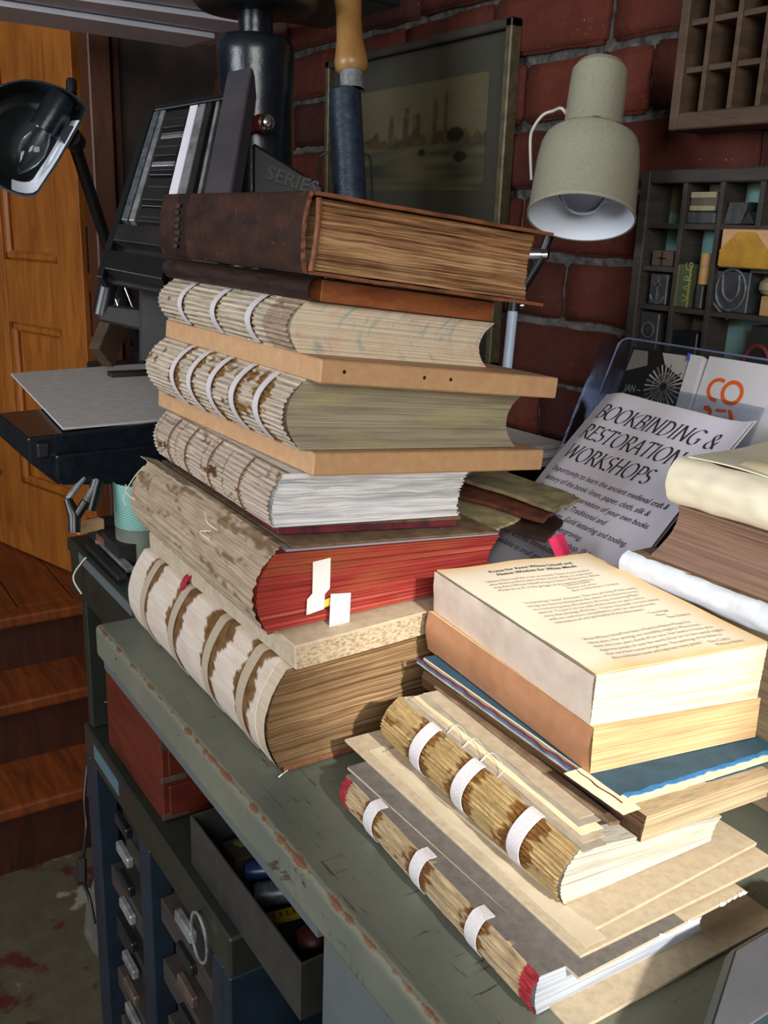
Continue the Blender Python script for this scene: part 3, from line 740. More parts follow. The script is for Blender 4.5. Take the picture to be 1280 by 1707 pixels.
# printed lines: baseline direction runs from the spine to the fore-edge, lines follow down the page towards the near end
PW, PL = h.W, h.L
def page_print(s, x, y, size, al='LEFT', shear=0, bold=-.004, sx=1, mat='ink_page'):
    def org(a, c_):
        p = page_pt(clamp((x+a)/PW), clamp(1-(y-c_)/PL)); return p+h.n*.0006
    return text_mesh('printed_line', s, org, None, None, size, mat, pg, shear, bold, sx, al, spacing=1.0)
page_print('Praise for Anne Wilson Schaef and', .084, .021, .0068, 'CENTER', 0, .015, .92, 'ink_grey')
page_print('Native Wisdom for White Minds', .084, .029, .0068, 'CENTER', .25, .015, .92, 'ink_grey')
P1 = ['“When I first read this, I am so moved. There is not another', 'who thinks as Anne does of the world. What an inspiration', 'may Anne Wilson Schaef bring to Native Wisdom for White', 'Minds to us all, in the garages of the natural residence.']
for i, s in enumerate(P1): page_print(s, .022, .041+.0064*i, .0054, sx=.82)
for i, s in enumerate(['traditional healer', 'Painter and writer', 'Born in Kilimanjaro, Tanzania']): page_print(s, .084, .064+.0058*i, .0050, sx=.82)
P2 = ['“In my being I ‘know’ this book. The very printing of that words', 'brings me close to being what the elders of living times to try,', 'in a recovering way, the essence of living, recovering Maori', 'warrior. To put it to use with all the times; he goes, and to', 'carry that writings of bring — I honor this book, he here shared', 'with me, and more using absence, and I am warmed to the', 'culmination of and spirituality of this information.”']
for i, s in enumerate(P2): page_print(s, .026, .088+.0064*i, .0054, sx=.82)
for i, s in enumerate(['—Tara Briggs', 'Maori', 'New Zealand']): page_print(s, .108+.006*i, .134+.0058*i, .0050, sx=.85)
P3 = ['“Anne Wilson Schaef has been a friend to Native People for', 'many years. Her writings are incredibly insightful. Many times I', 'think she’s ten years ahead of her time. Her books to honor of in-', 'digenous people all over the world allow her to have special insights', 'that very few human beings have. The teachings of the Elders in', 'this meditation book will help heal many people.”']
for i, s in enumerate(P3): page_print(s, .026, .158+.0064*i, .0054, sx=.80)
for i, s in enumerate(['—Don Coyhis', 'Mohican Nation']): page_print(s, .112+.006*i, .195+.0058*i-.004, .0050, sx=.85)
# ------------------------------------------------------------------ more materials
wood('pine_door', sr(170, 104, 38), sr(136, 74, 24), .4, (6, 6, 1), 5)
wood('pine_step', sr(132, 66, 24), sr(88, 40, 14), .45, (1, 8, 1), 5)
wood('pine_riser', sr(70, 30, 14), sr(46, 18, 9), .5, (1, 6, 1), 5)
wood('jamb_brown', sr(90, 50, 25), sr(64, 34, 18), .5, (5, 5, 1), 5)
plain('iron_black', sr(24, 28, 30), sr(15, 17, 19), .38, .0, sc=14, bump=.15, spec=.7)
plain('iron_gloss', sr(18, 28, 36), sr(12, 18, 24), .28, .0, sc=60, bump=.35, spec=.5, bd=.002)
plain('iron_dull', sr(44, 42, 40), sr(30, 28, 27), .55, .2, sc=20, bump=.1)
plain('olive_steel', sr(38, 42, 34), sr(26, 30, 24), .45, .0, sc=9)
plain('blue_steel', sr(22, 38, 52), sr(14, 26, 38), .5, .0, sc=14)
plain('steel', sr(168, 170, 170), sr(112, 114, 116), .35, .45, sc=40)
plain('lead', sr(112, 118, 122), sr(70, 76, 82), .4, .35, sc=120, bump=.3)
plain('black_paint', sr(17, 18, 20), sr(12, 12, 14), .45, sc=20); plain('iron_lever', sr(38, 56, 74), sr(22, 34, 46), .36, .0, sc=70, bump=.5, spec=.8, bd=.002); flat('chrome', sr(210, 212, 214), .15, 1)
wood('handle_wood', sr(180, 138, 80), sr(146, 104, 54), .35, (1, 1, 1), 9)
wood('case_wood', sr(92, 70, 48), sr(62, 46, 32), .75, (2, 2, 10), 6, .2)
wood('case_dark', sr(62, 54, 46), sr(40, 34, 30), .75, (2, 2, 10), 6, .2)
plain('lamp_paint', sr(170, 168, 144), sr(158, 156, 134), .38, .25, sc=260, bump=.08)
flat('lamp_white', sr(226, 232, 240), .5); flat('rod_white', sr(196, 214, 236), .4)
t = NT('glass'); t.b.inputs['Transmission Weight'].default_value = 1; t.b.inputs['IOR'].default_value = 1.35; t.done((.95, .97, 1), .03)
t = NT('acrylic')
tr = t.n('ShaderNodeBsdfTransparent'); gl = t.n('ShaderNodeBsdfGlossy'); gl.inputs['Roughness'].default_value = .08
tr.inputs[0].default_value = (.84, .86, .9, 1); gl.inputs[0].default_value = (.8, .86, 1, 1)
mx = t.n('ShaderNodeMixShader'); mx.inputs[0].default_value = .10; t.l(tr.outputs[0], mx.inputs[1]); t.l(gl.outputs[0], mx.inputs[2])
t.l(mx.outputs[0], t.t.nodes['Material Output'].inputs[0]); t.done()
flat('acrylic_edge', sr(150, 160, 190), .15)
flat('print_black', sr(30, 30, 30), .4); flat('print_grey', sr(120, 118, 114), .5); flat('print_light', sr(178, 176, 172), .5)
flat('orange_print', sr(232, 96, 30), .6); flat('orange_pale', sr(226, 196, 178), .6)
plain('poster_paper', sr(234, 230, 240), sr(224, 218, 228), .85, sc=14)
plain('card_white', sr(214, 212, 214), None, .7, lo=.0, hi=.1)
plain('grey_card', sr(196, 190, 184), sr(180, 174, 168), .85, sc=60)
plain('olive_leather', sr(186, 174, 130), sr(120, 110, 80), .7, sc=45, bump=.5, lo=.3, hi=.6)
plain('red_brown_leather', sr(140, 80, 54), sr(84, 46, 34), .6, sc=50, bump=.5)
plain('vellum', sr(236, 226, 196), sr(218, 210, 186), .55, sc=18, bump=.25, scale=(.4, 2, 2))
plain('mull_white', sr(220, 224, 230), sr(200, 206, 214), .8, sc=60, bump=.3)
plain('navy_cloth', sr(26, 32, 84), sr(18, 22, 64), .6, sc=90, bump=.2)
plain('teal_metal', sr(44, 62, 68), sr(34, 50, 56), .4, .1, sc=12); plain('grey_metal', sr(96, 98, 104), sr(80, 82, 88), .4, .1, sc=10)
wood('cedar', sr(96, 38, 26), sr(66, 24, 17), .4, (1, 1, 5), 6); plain('brass_dull', sr(120, 104, 92), sr(90, 78, 70), .4, .5, sc=30)

# ------------------------------------------------------------------ steps, landing and door
SX = (-1.80, -1.955, -2.10); SZ = (.168, .321, .46)
st = thing('wooden_steps', 'three brown timber steps leading up to the pine door', 'steps', (-2.0, -.1, 0))
for i in range(3):
    xb = SX[i+1] if i < 2 else -3.3
    box('riser', (SX[i]-.045, -1.2, SZ[i-1] if i else 0), (SX[i]-.025, .9, SZ[i]-.028), 'pine_riser', st)
    if i < 2: box('tread', (xb-.05, -1.2, SZ[i]-.028), (SX[i], .9, SZ[i]), 'pine_step', st, .006, seg=2)
yb = -1.2; k = 0
while yb < .9:       # landing boards run away from the step edge
    box('landing_board', (-3.3, yb, .432), (-2.155, min(yb+.125, .9)-.003, .46), 'pine_step', st, .001); yb += .125
box('nosing', (-2.152, -1.2, .432), (-2.10, .9, .46), 'pine_step', st, .006, seg=2)
A = V((-2.19, .625, .465)); Bp = V((-2.93, .395, .465)); dd_ = (Bp-A).normalized(); nn_ = V((dd_.y, -dd_.x, 0)).normalized()
if nn_.x < 0: nn_ = -nn_
DW = (Bp-A).length
def dpt(a, z, off): return A+dd_*a+V((0, 0, z-.465))+nn_*off
def dbox(name, a0, a1, z0, z1, o0, o1, mat, parent, bevel=0):
    return hexa(name, [dpt(a, z, o) for a in (a0, a1) for o in (o0, o1) for z in (z0, z1)], mat, parent, bevel)
door = thing('door_1', 'orange pine panelled door standing ajar above the steps', None, A); door['kind'] = 'structure'
PAN = [(.10, .335), (.43, .665)]; PZ = [(.66, 1.075), (1.225, 2.25)]
def dsolve(px, py):
    n = nn_; d = ray(px, py); k_ = (A-CAM).dot(n)/d.dot(n); p = CAM+d*k_; return (p-A).dot(dd_), p.z
for a0, a1 in ((0, .10), (.335, .43), (.665, DW)): dbox('stile', a0, a1, .465, 2.5, -.04, 0, 'pine_door', door, .001)
for z0, z1 in ((.465, PZ[0][0]), (PZ[0][1], PZ[1][0]), (PZ[1][1], 2.5)):
    for a0, a1 in PAN: dbox('rail', a0, a1, z0, z1, -.04, -.0005, 'pine_door', door, .001)
for a0, a1 in PAN:
    for z0, z1 in PZ:
        dbox('panel', a0, a1, z0, z1, -.028, -.018, 'pine_door', door)
        for b0, b1, c0, c1_ in ((a0, a1, z0, z0+.022), (a0, a1, z1-.022, z1), (a0, a0+.022, z0, z1), (a1-.022, a1, z0, z1)):
            dbox('moulding', b0, b1, c0, c1_, -.02, -.004, 'pine_door', door, .006)
for z0 in (1.21, 1.07): hexa('latch_plate', [A+V((0, 0, z-.465))+dd_*(-.0012*o)+nn_*a for o in (0, 1) for a in (-.03, -.012) for z in (z0, z0+.10)], 'jamb_brown', door)
yj = [at_x(px, 300, -2.13).y for px in (150, 186, 192, 203, 420)]
tag(box('trim_1', (-2.17, yj[0], .46), (-2.10, yj[1], 2.7), 'jamb_brown', None, .003), 'brown door jamb', kind='structure')
tag(box('trim_2', (-2.15, yj[2], .46), (-2.11, yj[3], 2.7), 'pine_riser', None, .003), 'narrow orange-brown strip beside the door jamb', kind='structure')
tag(box('wall_partition', (-2.2, yj[1]-.004, 0), (-2.16, .948, 2.7), 'dark_panel'), 'dark panelled partition between door and brick wall', kind='structure')

# ------------------------------------------------------------------ dark steel table beyond the bench and what stands on it
TT = .91; KZ = .62
tb = thing('steel_table', 'dark olive steel stand beyond the far end of the bench', 'stand', (-1.1, .6, KZ))
box('table_top', (-1.262, .318, TT-.02), (-.985, .93, TT), 'olive_steel', tb, .003)
box('edge_strip', (-1.20, .3165, TT-.016), (-.99, .3185, TT-.003), 'bench_side_paint', tb)
box('apron', (-1.262, .322, TT-.075), (-.985, .332, TT-.02), 'olive_steel', tb)
for x0, y0 in ((-1.262, .333), (-1.262, .79), (-1.01, .79)): box('leg', (x0, y0, KZ+.0005), (x0+.020, y0+.03, TT-.02), 'olive_steel', tb, .002)
tube('hanging_string', spline([at_y(143, 930, .316), at_y(126, 952, .312), at_y(123, 968, .31), at_y(136, 990, .315)]), .0012, 'thread', None, n=6)
tag(bpy.data.objects['hanging_string'], 'short white string hanging over the dark table corner', 'string')
# tape roll
c = at_z(224, 925, TT); c = V((c.x, c.y+.012, TT))
tr_ = thing('tape_roll', 'grey roll of adhesive tape with teal checked core on the dark table', 'tape roll', c)
t = NT('teal_check'); ck = t.n('ShaderNodeTexChecker'); t.l(t.coord('UV', (60, 600, 1)), ck.inputs[0]); ck.inputs['Scale'].default_value = 1
ck.inputs[1].default_value = (*sr(80, 150, 140), 1); ck.inputs[2].default_value = (*sr(150, 190, 176), 1); t.done(ck.outputs[0], .5)
plain('tape_side', sr(112, 118, 104), sr(98, 104, 92), .6, sc=30)
lathe('roll', c, (0, 0, 1), [(.026, 0), (.034, 0), (.034, .062), (.026, .062)], 'tape_side', tr_)
lathe('core', c, (0, 0, 1), [(.0255, .001), (.0255, .062)], 'teal_check', tr_)
lathe('wrapper', c, (0, 0, 1), [(.0343, .042), (.0346, .10), (.0335, .10), (.0335, .042)], 'teal_check', tr_)
def slab(name, label, cat, p0, p1, wdt, hgt, mat, group=None, bevel=.001, z=None):
    """small bar lying between two points"""
    p0, p1 = V(p0), V(p1); d = (p1-p0).normalized(); s = V((0, 0, 1)).cross(d).normalized(); u = d.cross(s)
    o = hexa(name, [p+s*(wdt*a)+u*(hgt*b_) for p in (p0, p1) for a in (-.5, .5) for b_ in (0, 1)], mat, None, bevel)
    return tag(o, label, cat, group)
slab('wood_strip', 'pale offcut of wood on the dark table near the tape roll', 'wood strip', at_z(127, 890, TT+.025), at_z(170, 880, TT+.025), .014, .014, 'mdf')
box('support_block', (-1.255, .345, TT+.0005), (-1.12, .40, TT+.0245), 'iron_dull'); tag(bpy.data.objects['support_block'], 'dark metal block under the pale wood offcut', 'block')
for i, (a, b_) in enumerate((((150, 912), (205, 968)), ((166, 905), (218, 955)))):
    slab('steel_rule', ['dull steel rule nearest the front edge of the dark table', 'second steel rule, nearer the tape roll on the dark table'][i], 'ruler', at_z(*a, TT+.002), at_z(*b_, TT+.002), .012, .006, ['iron_dull', 'steel'][i])
slab('leather_scrap', 'folded reddish leather scrap beside the tape roll', 'leather', at_z(178, 905, TT+.001), at_z(208, 925, TT+.001), .03, .016, 'red_brown_leather')
slab('wooden_peg', 'small yellow wooden peg at the foot of the tape roll', 'peg', at_z(212, 937, TT+.001), at_z(222, 930, TT+.001), .010, .009, 'handle_wood')

# ------------------------------------------------------------------ proof press: bed, column, lever
pr = thing('proof_press', 'black cast-iron press with tall column, flanged head and flat bed', 'press', (-1.2, .6, TT))
BZ = 1.068
BX = -1.165
def prism(name, pts, dx, mat, parent, bevel=.002):
    f_ = [at_x(x_, y_, BX) for x_, y_ in pts]; n = len(f_); vs = [v_+V((dx[0], 0, 0)) for v_ in f_]+[v_+V((dx[1], 0, 0)) for v_ in f_]
    o = mk(name, vs, [tuple(range(n)), tuple(range(2*n-1, n-1, -1))]+[(k, (k+1) % n, (k+1) % n+n, k+n) for k in range(n)], mat, parent)
    b_ = o.modifiers.new('bevel', 'BEVEL'); b_.width = bevel; b_.segments = 2; return o
BZ = at_x(150, 717, BX).z
prism('bed', [(45, 730), (330, 697), (330, 812), (150, 806), (96, 808), (50, 772)], (-.17, 0), 'iron_gloss', pr, .003)
prism('bed_rail', [(88, 756), (330, 730), (330, 800), (100, 806), (90, 796)], (-.01, .012), 'iron_gloss', pr, .003)
prism('bed_lug', [(58, 738), (80, 736), (78, 760), (60, 762)], (-.01, .010), 'iron_black', pr, .002)
box('bed_tail', (-1.76, .50, BZ-.04), (-1.30, .68, BZ), 'iron_black', pr, .003)
for x0 in (-1.24, -1.12): box('foot', (x0, .47, TT+.0005), (x0+.06, .66, BZ-.01), 'iron_black', pr, .006)
DC = 1.33
cpx = lambda py: at_d(427, py, DC)
base = cpx(300); CX, CY = base.x, base.y
zt = cpx(72).z
lathe('column', V((CX, CY, BZ)), (0, 0, 1), [(.0, 0), (.065, 0), (.06, .04), (.052, .07), (.050, zt-BZ-.09), (.0525, zt-BZ-.025), (.052, zt-BZ-.012), (.045, zt-BZ-.002), (.0, zt-BZ)], 'iron_gloss', pr, 40)
lathe('screw', V((CX, CY, zt-.002)), (0, 0, 1), [(.024, 0), (.022, .06)], 'iron_gloss', pr, 24)
zf = cpx(30).z
lathe('flange', V((CX, CY, zf)), (0, 0, 1), [(.018, -.006), (.074, -.004), (.083, .004), (.086, .012), (.082, .022), (.06, .028), (.0, .028)], 'iron_black', pr, 48)
box('casting', (CX-.03, CY-.02, BZ), (CX+.12, CY+.05, 1.28), 'iron_black', pr, .01)
# raised arm with cast lettering
pA, pB, pC, pD = at_d(420, 235, 1.26), at_d(540, 310, 1.26), at_d(540, 420, 1.26), at_d(420, 420, 1.26)
off = CF*.03
hexa('arm', [p+o_ for p, q_ in ((0, 0),) for o_ in (V((0, 0, 0)), off) for p in (pA, pD)] + [p+o_ for o_ in (V((0, 0, 0)), off) for p in (pB, pC)], 'iron_black', pr, .004)
rr = (at_d(530, 312, 1.26)-at_d(440, 282, 1.26)).normalized()
text_mesh('cast_lettering', 'SERIES', at_d(441, 297, 1.258), rr, rr.cross(CF).normalized()*-1 if rr.cross(CF).dot(CD) > 0 else rr.cross(CF).normalized(), .026, flat('letter_grey', sr(64, 64, 62), .5), pr, bold=.02)
# wooden handled lever
LD = 1.30
def ld(px, py): return at_d(px, py, LD)
ax_ = (ld(580, -60)-ld(590, 150)).normalized()
lv = thing('press_lever', 'upright press lever with turned wooden handle and black octagonal shaft', 'lever', ld(590, 330))
o0 = ld(586, 122)
lathe('handle', o0, ax_, [(0, 0), (.018, 0), (.0225, .006), (.0235, .014), (.022, .024), (.0185, .045), (.0175, .075), (.019, .105), (.0215, .135), (.0205, .165), (.0, .18)], 'handle_wood', lv, 32)
lathe('ferrule', o0-ax_*.0245, ax_, [(.0165, 0), (.0165, .025)], 'steel', lv, 28)
lathe('shaft', ld(590, 470), ax_, [(0, 0), (.0235, 0), (.0225, (o0-ax_*.024-ld(590, 470)).length-.004), (.018, (o0-ax_*.024-ld(590, 470)).length), (0, (o0-ax_*.024-ld(590, 470)).length)], 'iron_lever', lv, 16)
tube('wire_loop', spline([at_d(530, 330, 1.335), at_d(533, 272, 1.335), at_d(540, 256, 1.335), at_d(570, 254, 1.335), at_d(608, 256, 1.335), at_d(618, 272, 1.335), at_d(621, 345, 1.335)], 5), .0016, 'iron_black', lv)
lathe('lever_socket', V((ld(590, 470).x, ld(590, 470).y, TT+.0)), (0, 0, 1), [(0, 0), (.04, 0), (.03, .02), (.026, ld(590, 470).z-TT+.01), (0, ld(590, 470).z-TT+.01)], 'iron_black', lv, 24)
# peg on the column
pg0 = at_d(412, 207, 1.255); pd_ = (at_d(462, 204, 1.225)-pg0).normalized()
pk = thing('turned_peg', 'small turned wooden peg with a silver tip in front of the column', 'peg', pg0)
lathe('peg', pg0, pd_, [(0, 0), (.010, 0), (.011, .012), (.008, .016), (.0115, .022), (.012, .032), (.008, .036)], 'cedar', pk, 20)
lathe('tip', pg0+pd_*.035, pd_, [(.0105, 0), (.0105, .005), (.006, .010), (0, .011)], 'chrome', pk, 20)
# grey card on the bed
ZC = BZ+.0015
cc = [at_z(18, 625, ZC), at_z(105, 717, ZC), at_z(330, 697, ZC), at_z(330, 602, ZC)]
mk_c = [p+V((0, 0, dz_)) for p in (cc[0], cc[1]) for dz_ in (0, .003)]+[p+V((0, 0, dz_)) for p in (cc[3], cc[2]) for dz_ in (0, .003)]
tag(hexa('grey_card', [mk_c[0], mk_c[1], mk_c[2], mk_c[3], mk_c[4], mk_c[5], mk_c[6], mk_c[7]], 'grey_card'), 'large sheet of grey card lying on the black press bed', 'card')
slab('dark_bar', 'short dark metal bar lying on the grey card', 'bar', at_z(182, 628, ZC+.0032), at_z(262, 624, ZC+.0032), .022, .008, 'iron_dull')
# sheets of paper on the press head
plain('paper_stack', sr(228, 228, 234), sr(214, 214, 222), .9, sc=10)
hd = box('head_plate', (CX-.20, CY+.02, zf+.0285), (CX+.02, CY+.22, zf+.046), 'iron_black', pr, .003)
zp = zf+.047
SH = [(0, 33, 310, 76, 395, 64), (0, 22, 340, 70, 420, 50), (0, 12, 380, 62, 470, 40), (70, 2, 300, 30, 560, 6)]
for i in range(4):
    z = zp+.011*i
    p0, p1 = at_z(-60, (26, 24, 20, 10)[i], z), at_z(*((310, 79), (352, 76), (396, 66), (470, 52))[i], z)
    e = (p1-p0); sd = V((-e.y, e.x, 0)).normalized()
    if sd.x < 0: sd = -sd
    q0, q1 = p0+sd*(.13+.12*i), p1+sd*(.13+.12*i)
    o = hexa('paper_sheet', [v_+V((0, 0, k_*.0085)) for v_ in (p0, p1, q0, q1) for k_ in (0, 1)], 'paper_stack')
    tag(o, ['lowest wad of white paper overhanging at the upper left', 'second wad of white paper up in the overhanging stack', 'third wad of white paper up in the overhanging stack', 'uppermost wad of white paper of the overhanging stack'][i], 'paper', 'paper wads on the press head')
o = hexa('paper_sheet', [v_+V((0, 0, k_*.004)) for v_ in (at_z(530, 12, zp+.046), at_z(720, 6, zp+.046), at_z(470, -60, zp+.046), at_z(730, -60, zp+.046)) for k_ in (0, 1)], 'paper_stack')
tag(o, 'white paper corner behind the wooden handle at the top edge', 'paper')

# ------------------------------------------------------------------ galley of type leaning in front of the press
G = [at_d(206, 382, 1.19), at_d(378, 398, 1.16), at_d(262, 196, 1.28), at_d(416, 170, 1.25)]    # bottom-left, bottom-right, top-left, top-right
gn = (G[1]-G[0]).cross(G[2]-G[0]).normalized()
if gn.dot(CF) > 0: gn = -gn
def gp(u, v, o_=0): return lerp(lerp(G[0], G[1], u), lerp(G[2], G[3], u), v)+gn*o_
def gbox(name, u0, u1, v0, v1, h0, h1, mat, parent=None, bevel=.0006):
    return hexa(name, [gp(u, v, o_) for u in (u0, u1) for v in (v0, v1) for o_ in (h0, h1)], mat, parent, bevel)
gal = thing('type_galley', 'slanted dark metal galley tray holding lead type beside the column', 'tray', gp(.5, 0))
gbox('tray_floor', -.02, 1.0, -.42, 1.04, -.006, 0, 'iron_dull', gal)
gbox('tray_side', -.06, -.0, -.45, 1.0, -.006, .014, 'iron_black', gal); gbox('tray_head', .0, .9, 1.0, 1.05, -.006, .012, 'iron_black', gal)
gbox('side_plank', .80, 1.06, -.4, 1.12, -.004, .03, plain('plank_violet', sr(70, 66, 72), sr(58, 54, 58), .6, sc=12), gal, .002)
gbox('ledge', .0, .62, -.16, -.03, 0, .016, 'iron_dull', gal); gbox('ledge', .02, .55, -.40, -.26, 0, .02, 'iron_black', gal)
BARS = [(.005, .07, 'lead'), (.08, .135, 'steel'), (.40, .485, 'paper_stack'), (.50, .57, 'steel'), (.585, .635, 'iron_dull'), (.68, .715, 'steel')]
BL_ = ['leftmost lead bar in the type galley', 'second grooved steel bar in the type galley', 'whitish spacing bar right of the type lines', 'bluish steel bar beside the whitish spacing bar', 'dark thin bar between the steel bars of the galley', 'thin steel rule nearest the violet side plank']
for (u0, u1, mt), lb in zip(BARS, BL_): tag(gbox('spacing_bar', u0, u1, .02, .98, .0005, .013, mt), lb, 'metal bar', 'bars in the type galley')
rnd = random.Random(3)
ORD = 'first second third fourth fifth sixth seventh eighth ninth tenth eleventh twelfth thirteenth fourteenth fifteenth sixteenth seventeenth eighteenth nineteenth twentieth'.split()
v = .03; k = 0
while v < .95:
    dv = rnd.choice((.035, .04, .05, .085)); mt = rnd.choice(('lead', 'iron_dull', 'steel', 'iron_black')) if dv < .08 else 'paper_stack' if rnd.random() < .4 else 'iron_dull'
    hh_ = .004 if mt == 'paper_stack' else rnd.uniform(.009, .014)
    o = gbox('type_line', .15, .385, v, v+dv*.88, .0005, hh_, mt)
    tag(o, '%s line of type or spacing counted up from the foot of the galley' % ORD[k], 'type', 'type lines in the galley'); v += dv; k += 1
# lower bracket that carries the galley
br = thing('galley_bracket', 'black angled iron bracket under the type galley', 'bracket', V((at_d(210, 560, 1.25).x, at_d(210, 560, 1.25).y, BZ)))
tube('strut', [at_d(213, 385, 1.20), at_d(185, 455, 1.21), at_d(170, 525, 1.22)], .012, 'iron_black', br)
hexa('cross_bar', [at_d(x_, y_, d_) for x_, y0_, y1_ in ((163, 505, 535), (275, 520, 560)) for d_ in (1.21, 1.235) for y_ in (y1_, y0_)], 'iron_dull', br, .003)
tube('spring_rod', [at_d(191, 492, 1.25), at_d(210, 545, 1.25)], .002, 'chrome', br); tube('spring_rod', [at_d(209, 480, 1.25), at_d(232, 538, 1.25)], .002, 'chrome', br)
hexa('foot_post', [at_d(x_, y_, d_) for x_ in (232, 292) for d_ in (1.19, 1.24) for y_ in (605, 440)], 'iron_dull', br, .003)
# stand under the bed: two bright rods in a cast bracket
bk = thing('clamp_bracket', 'black clamp with two bright rods under the press bed', 'clamp', at_d(135, 880, 1.16))
for a, b_ in (((140, 796), (113, 832)), ((163, 800), (143, 836))): tube('rod', [at_d(*a, 1.18), at_d(*b_, 1.17)], .004, 'steel', bk)
tube('jaw', [at_d(113, 832, 1.17), at_d(124, 858, 1.17), at_d(124, 888, 1.17)], [.005, .008, .007], 'iron_black', bk); tube('jaw', [at_d(143, 836, 1.17), at_d(128, 860, 1.17)], .006, 'iron_black', bk)
tube('jaw', [at_d(163, 800, 1.18), at_d(150, 850, 1.18)], .008, 'iron_black', bk)
# ------------------------------------------------------------------ black clip lamp at the left
LDp = 1.28
ln = thing('clip_lamp', 'black hooded desk lamp with clear bulb on a slim arm at the left edge', 'lamp', at_d(235, 610, 1.36))
# rim of the hood (pixel outline of its opening) and the smaller back of the hood behind it
RIM = [(146, 178), (140, 196), (122, 228), (98, 270), (74, 306), (58, 327), (30, 326), (0, 312), (-40, 282), (-66, 244), (-62, 204), (-36, 166), (0, 142), (40, 132), (82, 138), (120, 154)]
RIM = [(p.x, p.y) for p in spline([V((x_, y_, 0)) for x_, y_ in RIM+RIM[:1]], 3)][:-1]
rim3 = [at_d(x_, y_, LDp+.03*(1-(x_+66)/212)) for x_, y_ in RIM]; cen = sum(rim3, V((0, 0, 0)))/len(RIM)
bk_ = (CF*.075-CD*.034-CR*.034)
def hood(u, v, ins=0):
    k_ = (u*len(RIM)) % len(RIM); i_ = int(k_) % len(RIM); p = lerp(rim3[i_], rim3[(i_+1) % len(RIM)], k_-int(k_))
    sc_ = (1-ins)*(1-.50*v**1.6)
    return cen+(p-cen)*sc_+bk_*math.sin(v*math.pi/2)*(1-ins*.6)
grid('hood', lambda u, v: hood(u, v), 64, 10, 'iron_black', ln)
grid('hood_inside', lambda u, v: hood(u, v, .035), 64, 10, 'iron_black', ln)
mk('hood_crown', [hood(k_/32, 1) for k_ in range(32)], [tuple(range(32))], 'iron_black', ln)
mk('hood_lip', [hood(k_/64, 0) for k_ in range(65)]+[hood(k_/64, 0, .035) for k_ in range(65)], [(k_, k_+1, k_+66, k_+65) for k_ in range(64)], 'iron_gloss', ln)
grid('reflector', lambda u, v: hood(.07+.33*u, .03+.42*v, .05), 12, 8, 'lamp_white', ln)
s0, s1 = at_d(100, 172, LDp+.02), at_d(30, 290, LDp+.02); ax_ = (s1-s0).normalized()
lathe('socket', s0, ax_, [(0, -.01), (.019, -.01), (.021, 0), (.020, .045), (.0, .045)], 'iron_gloss', ln, 24)
lathe('bulb', s0+ax_*.045, ax_, [(.010, 0), (.015, .012), (.0175, .028), (.0145, .045), (.008, .058), (.002, .067), (0, .068)], 'glass', ln, 24)
lathe('switch_knob', at_d(119, 142, LDp+.03), -CD, [(.0075, -.012), (.0075, .004), (.006, .008), (0, .008)], 'iron_black', ln, 14)
pb_ = at_z(238, 603, BZ+.006); db_ = (pb_-CAM).dot(CF)
tube('arm', [at_d(120, 228, LDp+.04), at_d(176, 400, lerp(LDp+.04, db_, .45)), at_d(232, 580, lerp(LDp+.04, db_, .95))], .0095, 'black_paint', ln)
lathe('elbow', at_d(122, 232, LDp+.03), CF, [(0, -.012), (.014, -.012), (.014, .012), (0, .012)], 'black_paint', ln, 16)
tube('arm_base', [at_d(232, 580, lerp(LDp+.04, db_, .95)), pb_], .018, 'black_paint', ln)
# framed notice leaning far behind the bed
slab('narrow_frame', 'narrow brown picture frame standing behind the press bed', 'frame', at_d(180, 612, 1.50), at_d(214, 530, 1.54), .02, .05, 'case_wood')
# ------------------------------------------------------------------ things on the brick wall
def vgrid_case(name, label, x0, x1, z0, z1, yf, yb, xs, zs, mat, backm=None, side=.016, rail=.02, tw=.006):
    o = thing(name, label, 'type case', ((x0+x1)/2, (yf+yb)/2, z0))
    for a0, a1 in ((x0, x0+side), (x1-side, x1)): box('frame_side', (a0, yf, z0), (a1, yb, z1), mat, o, .0015)
    for c0, c1_ in ((z0, z0+rail), (z1-rail, z1)): box('frame_rail', (x0+side, yf, c0), (x1-side, yb, c1_), mat, o, .0015)
    if backm: box('backing', (x0+side, yb-.003, z0+rail), (x1-side, yb, z1-rail), backm, o)
    for x in xs: box('divider', (x-tw/2, yf+.003, z0+rail), (x+tw/2, yb-.003, z1-rail), mat, o, .0006)
    for z in zs: box('cross_divider', (x0+side, yf+.006, z-tw/2), (x1-side, yb-.003, z+tw/2), mat, o, .0006)
    return o
def w_(px, py, y=.94): return at_y(px, py, y)
yf = .885
x0 = at_y(1112, 218, yf).x; z0 = at_y(1112, 218, yf).z
xs = [at_y(px, 180, yf).x for px in (1163, 1210, 1257)]; stp = (xs[2]-xs[0])/2; xs += [xs[2]+stp*k for k in range(1, 5)]
zs = [at_y(1130, 118, yf).z, at_y(1136, 39, yf).z]; dz_ = zs[1]-zs[0]; zs += [zs[1]+dz_*k for k in (1, 2)]
vgrid_case('type_case', 'empty wooden type case hanging high on the brick wall', x0, xs[-1]+stp, z0, zs[-1]+dz_, yf, .934, xs, zs, 'case_wood', None, .012, at_y(1115, 190, yf).z-z0+.0)
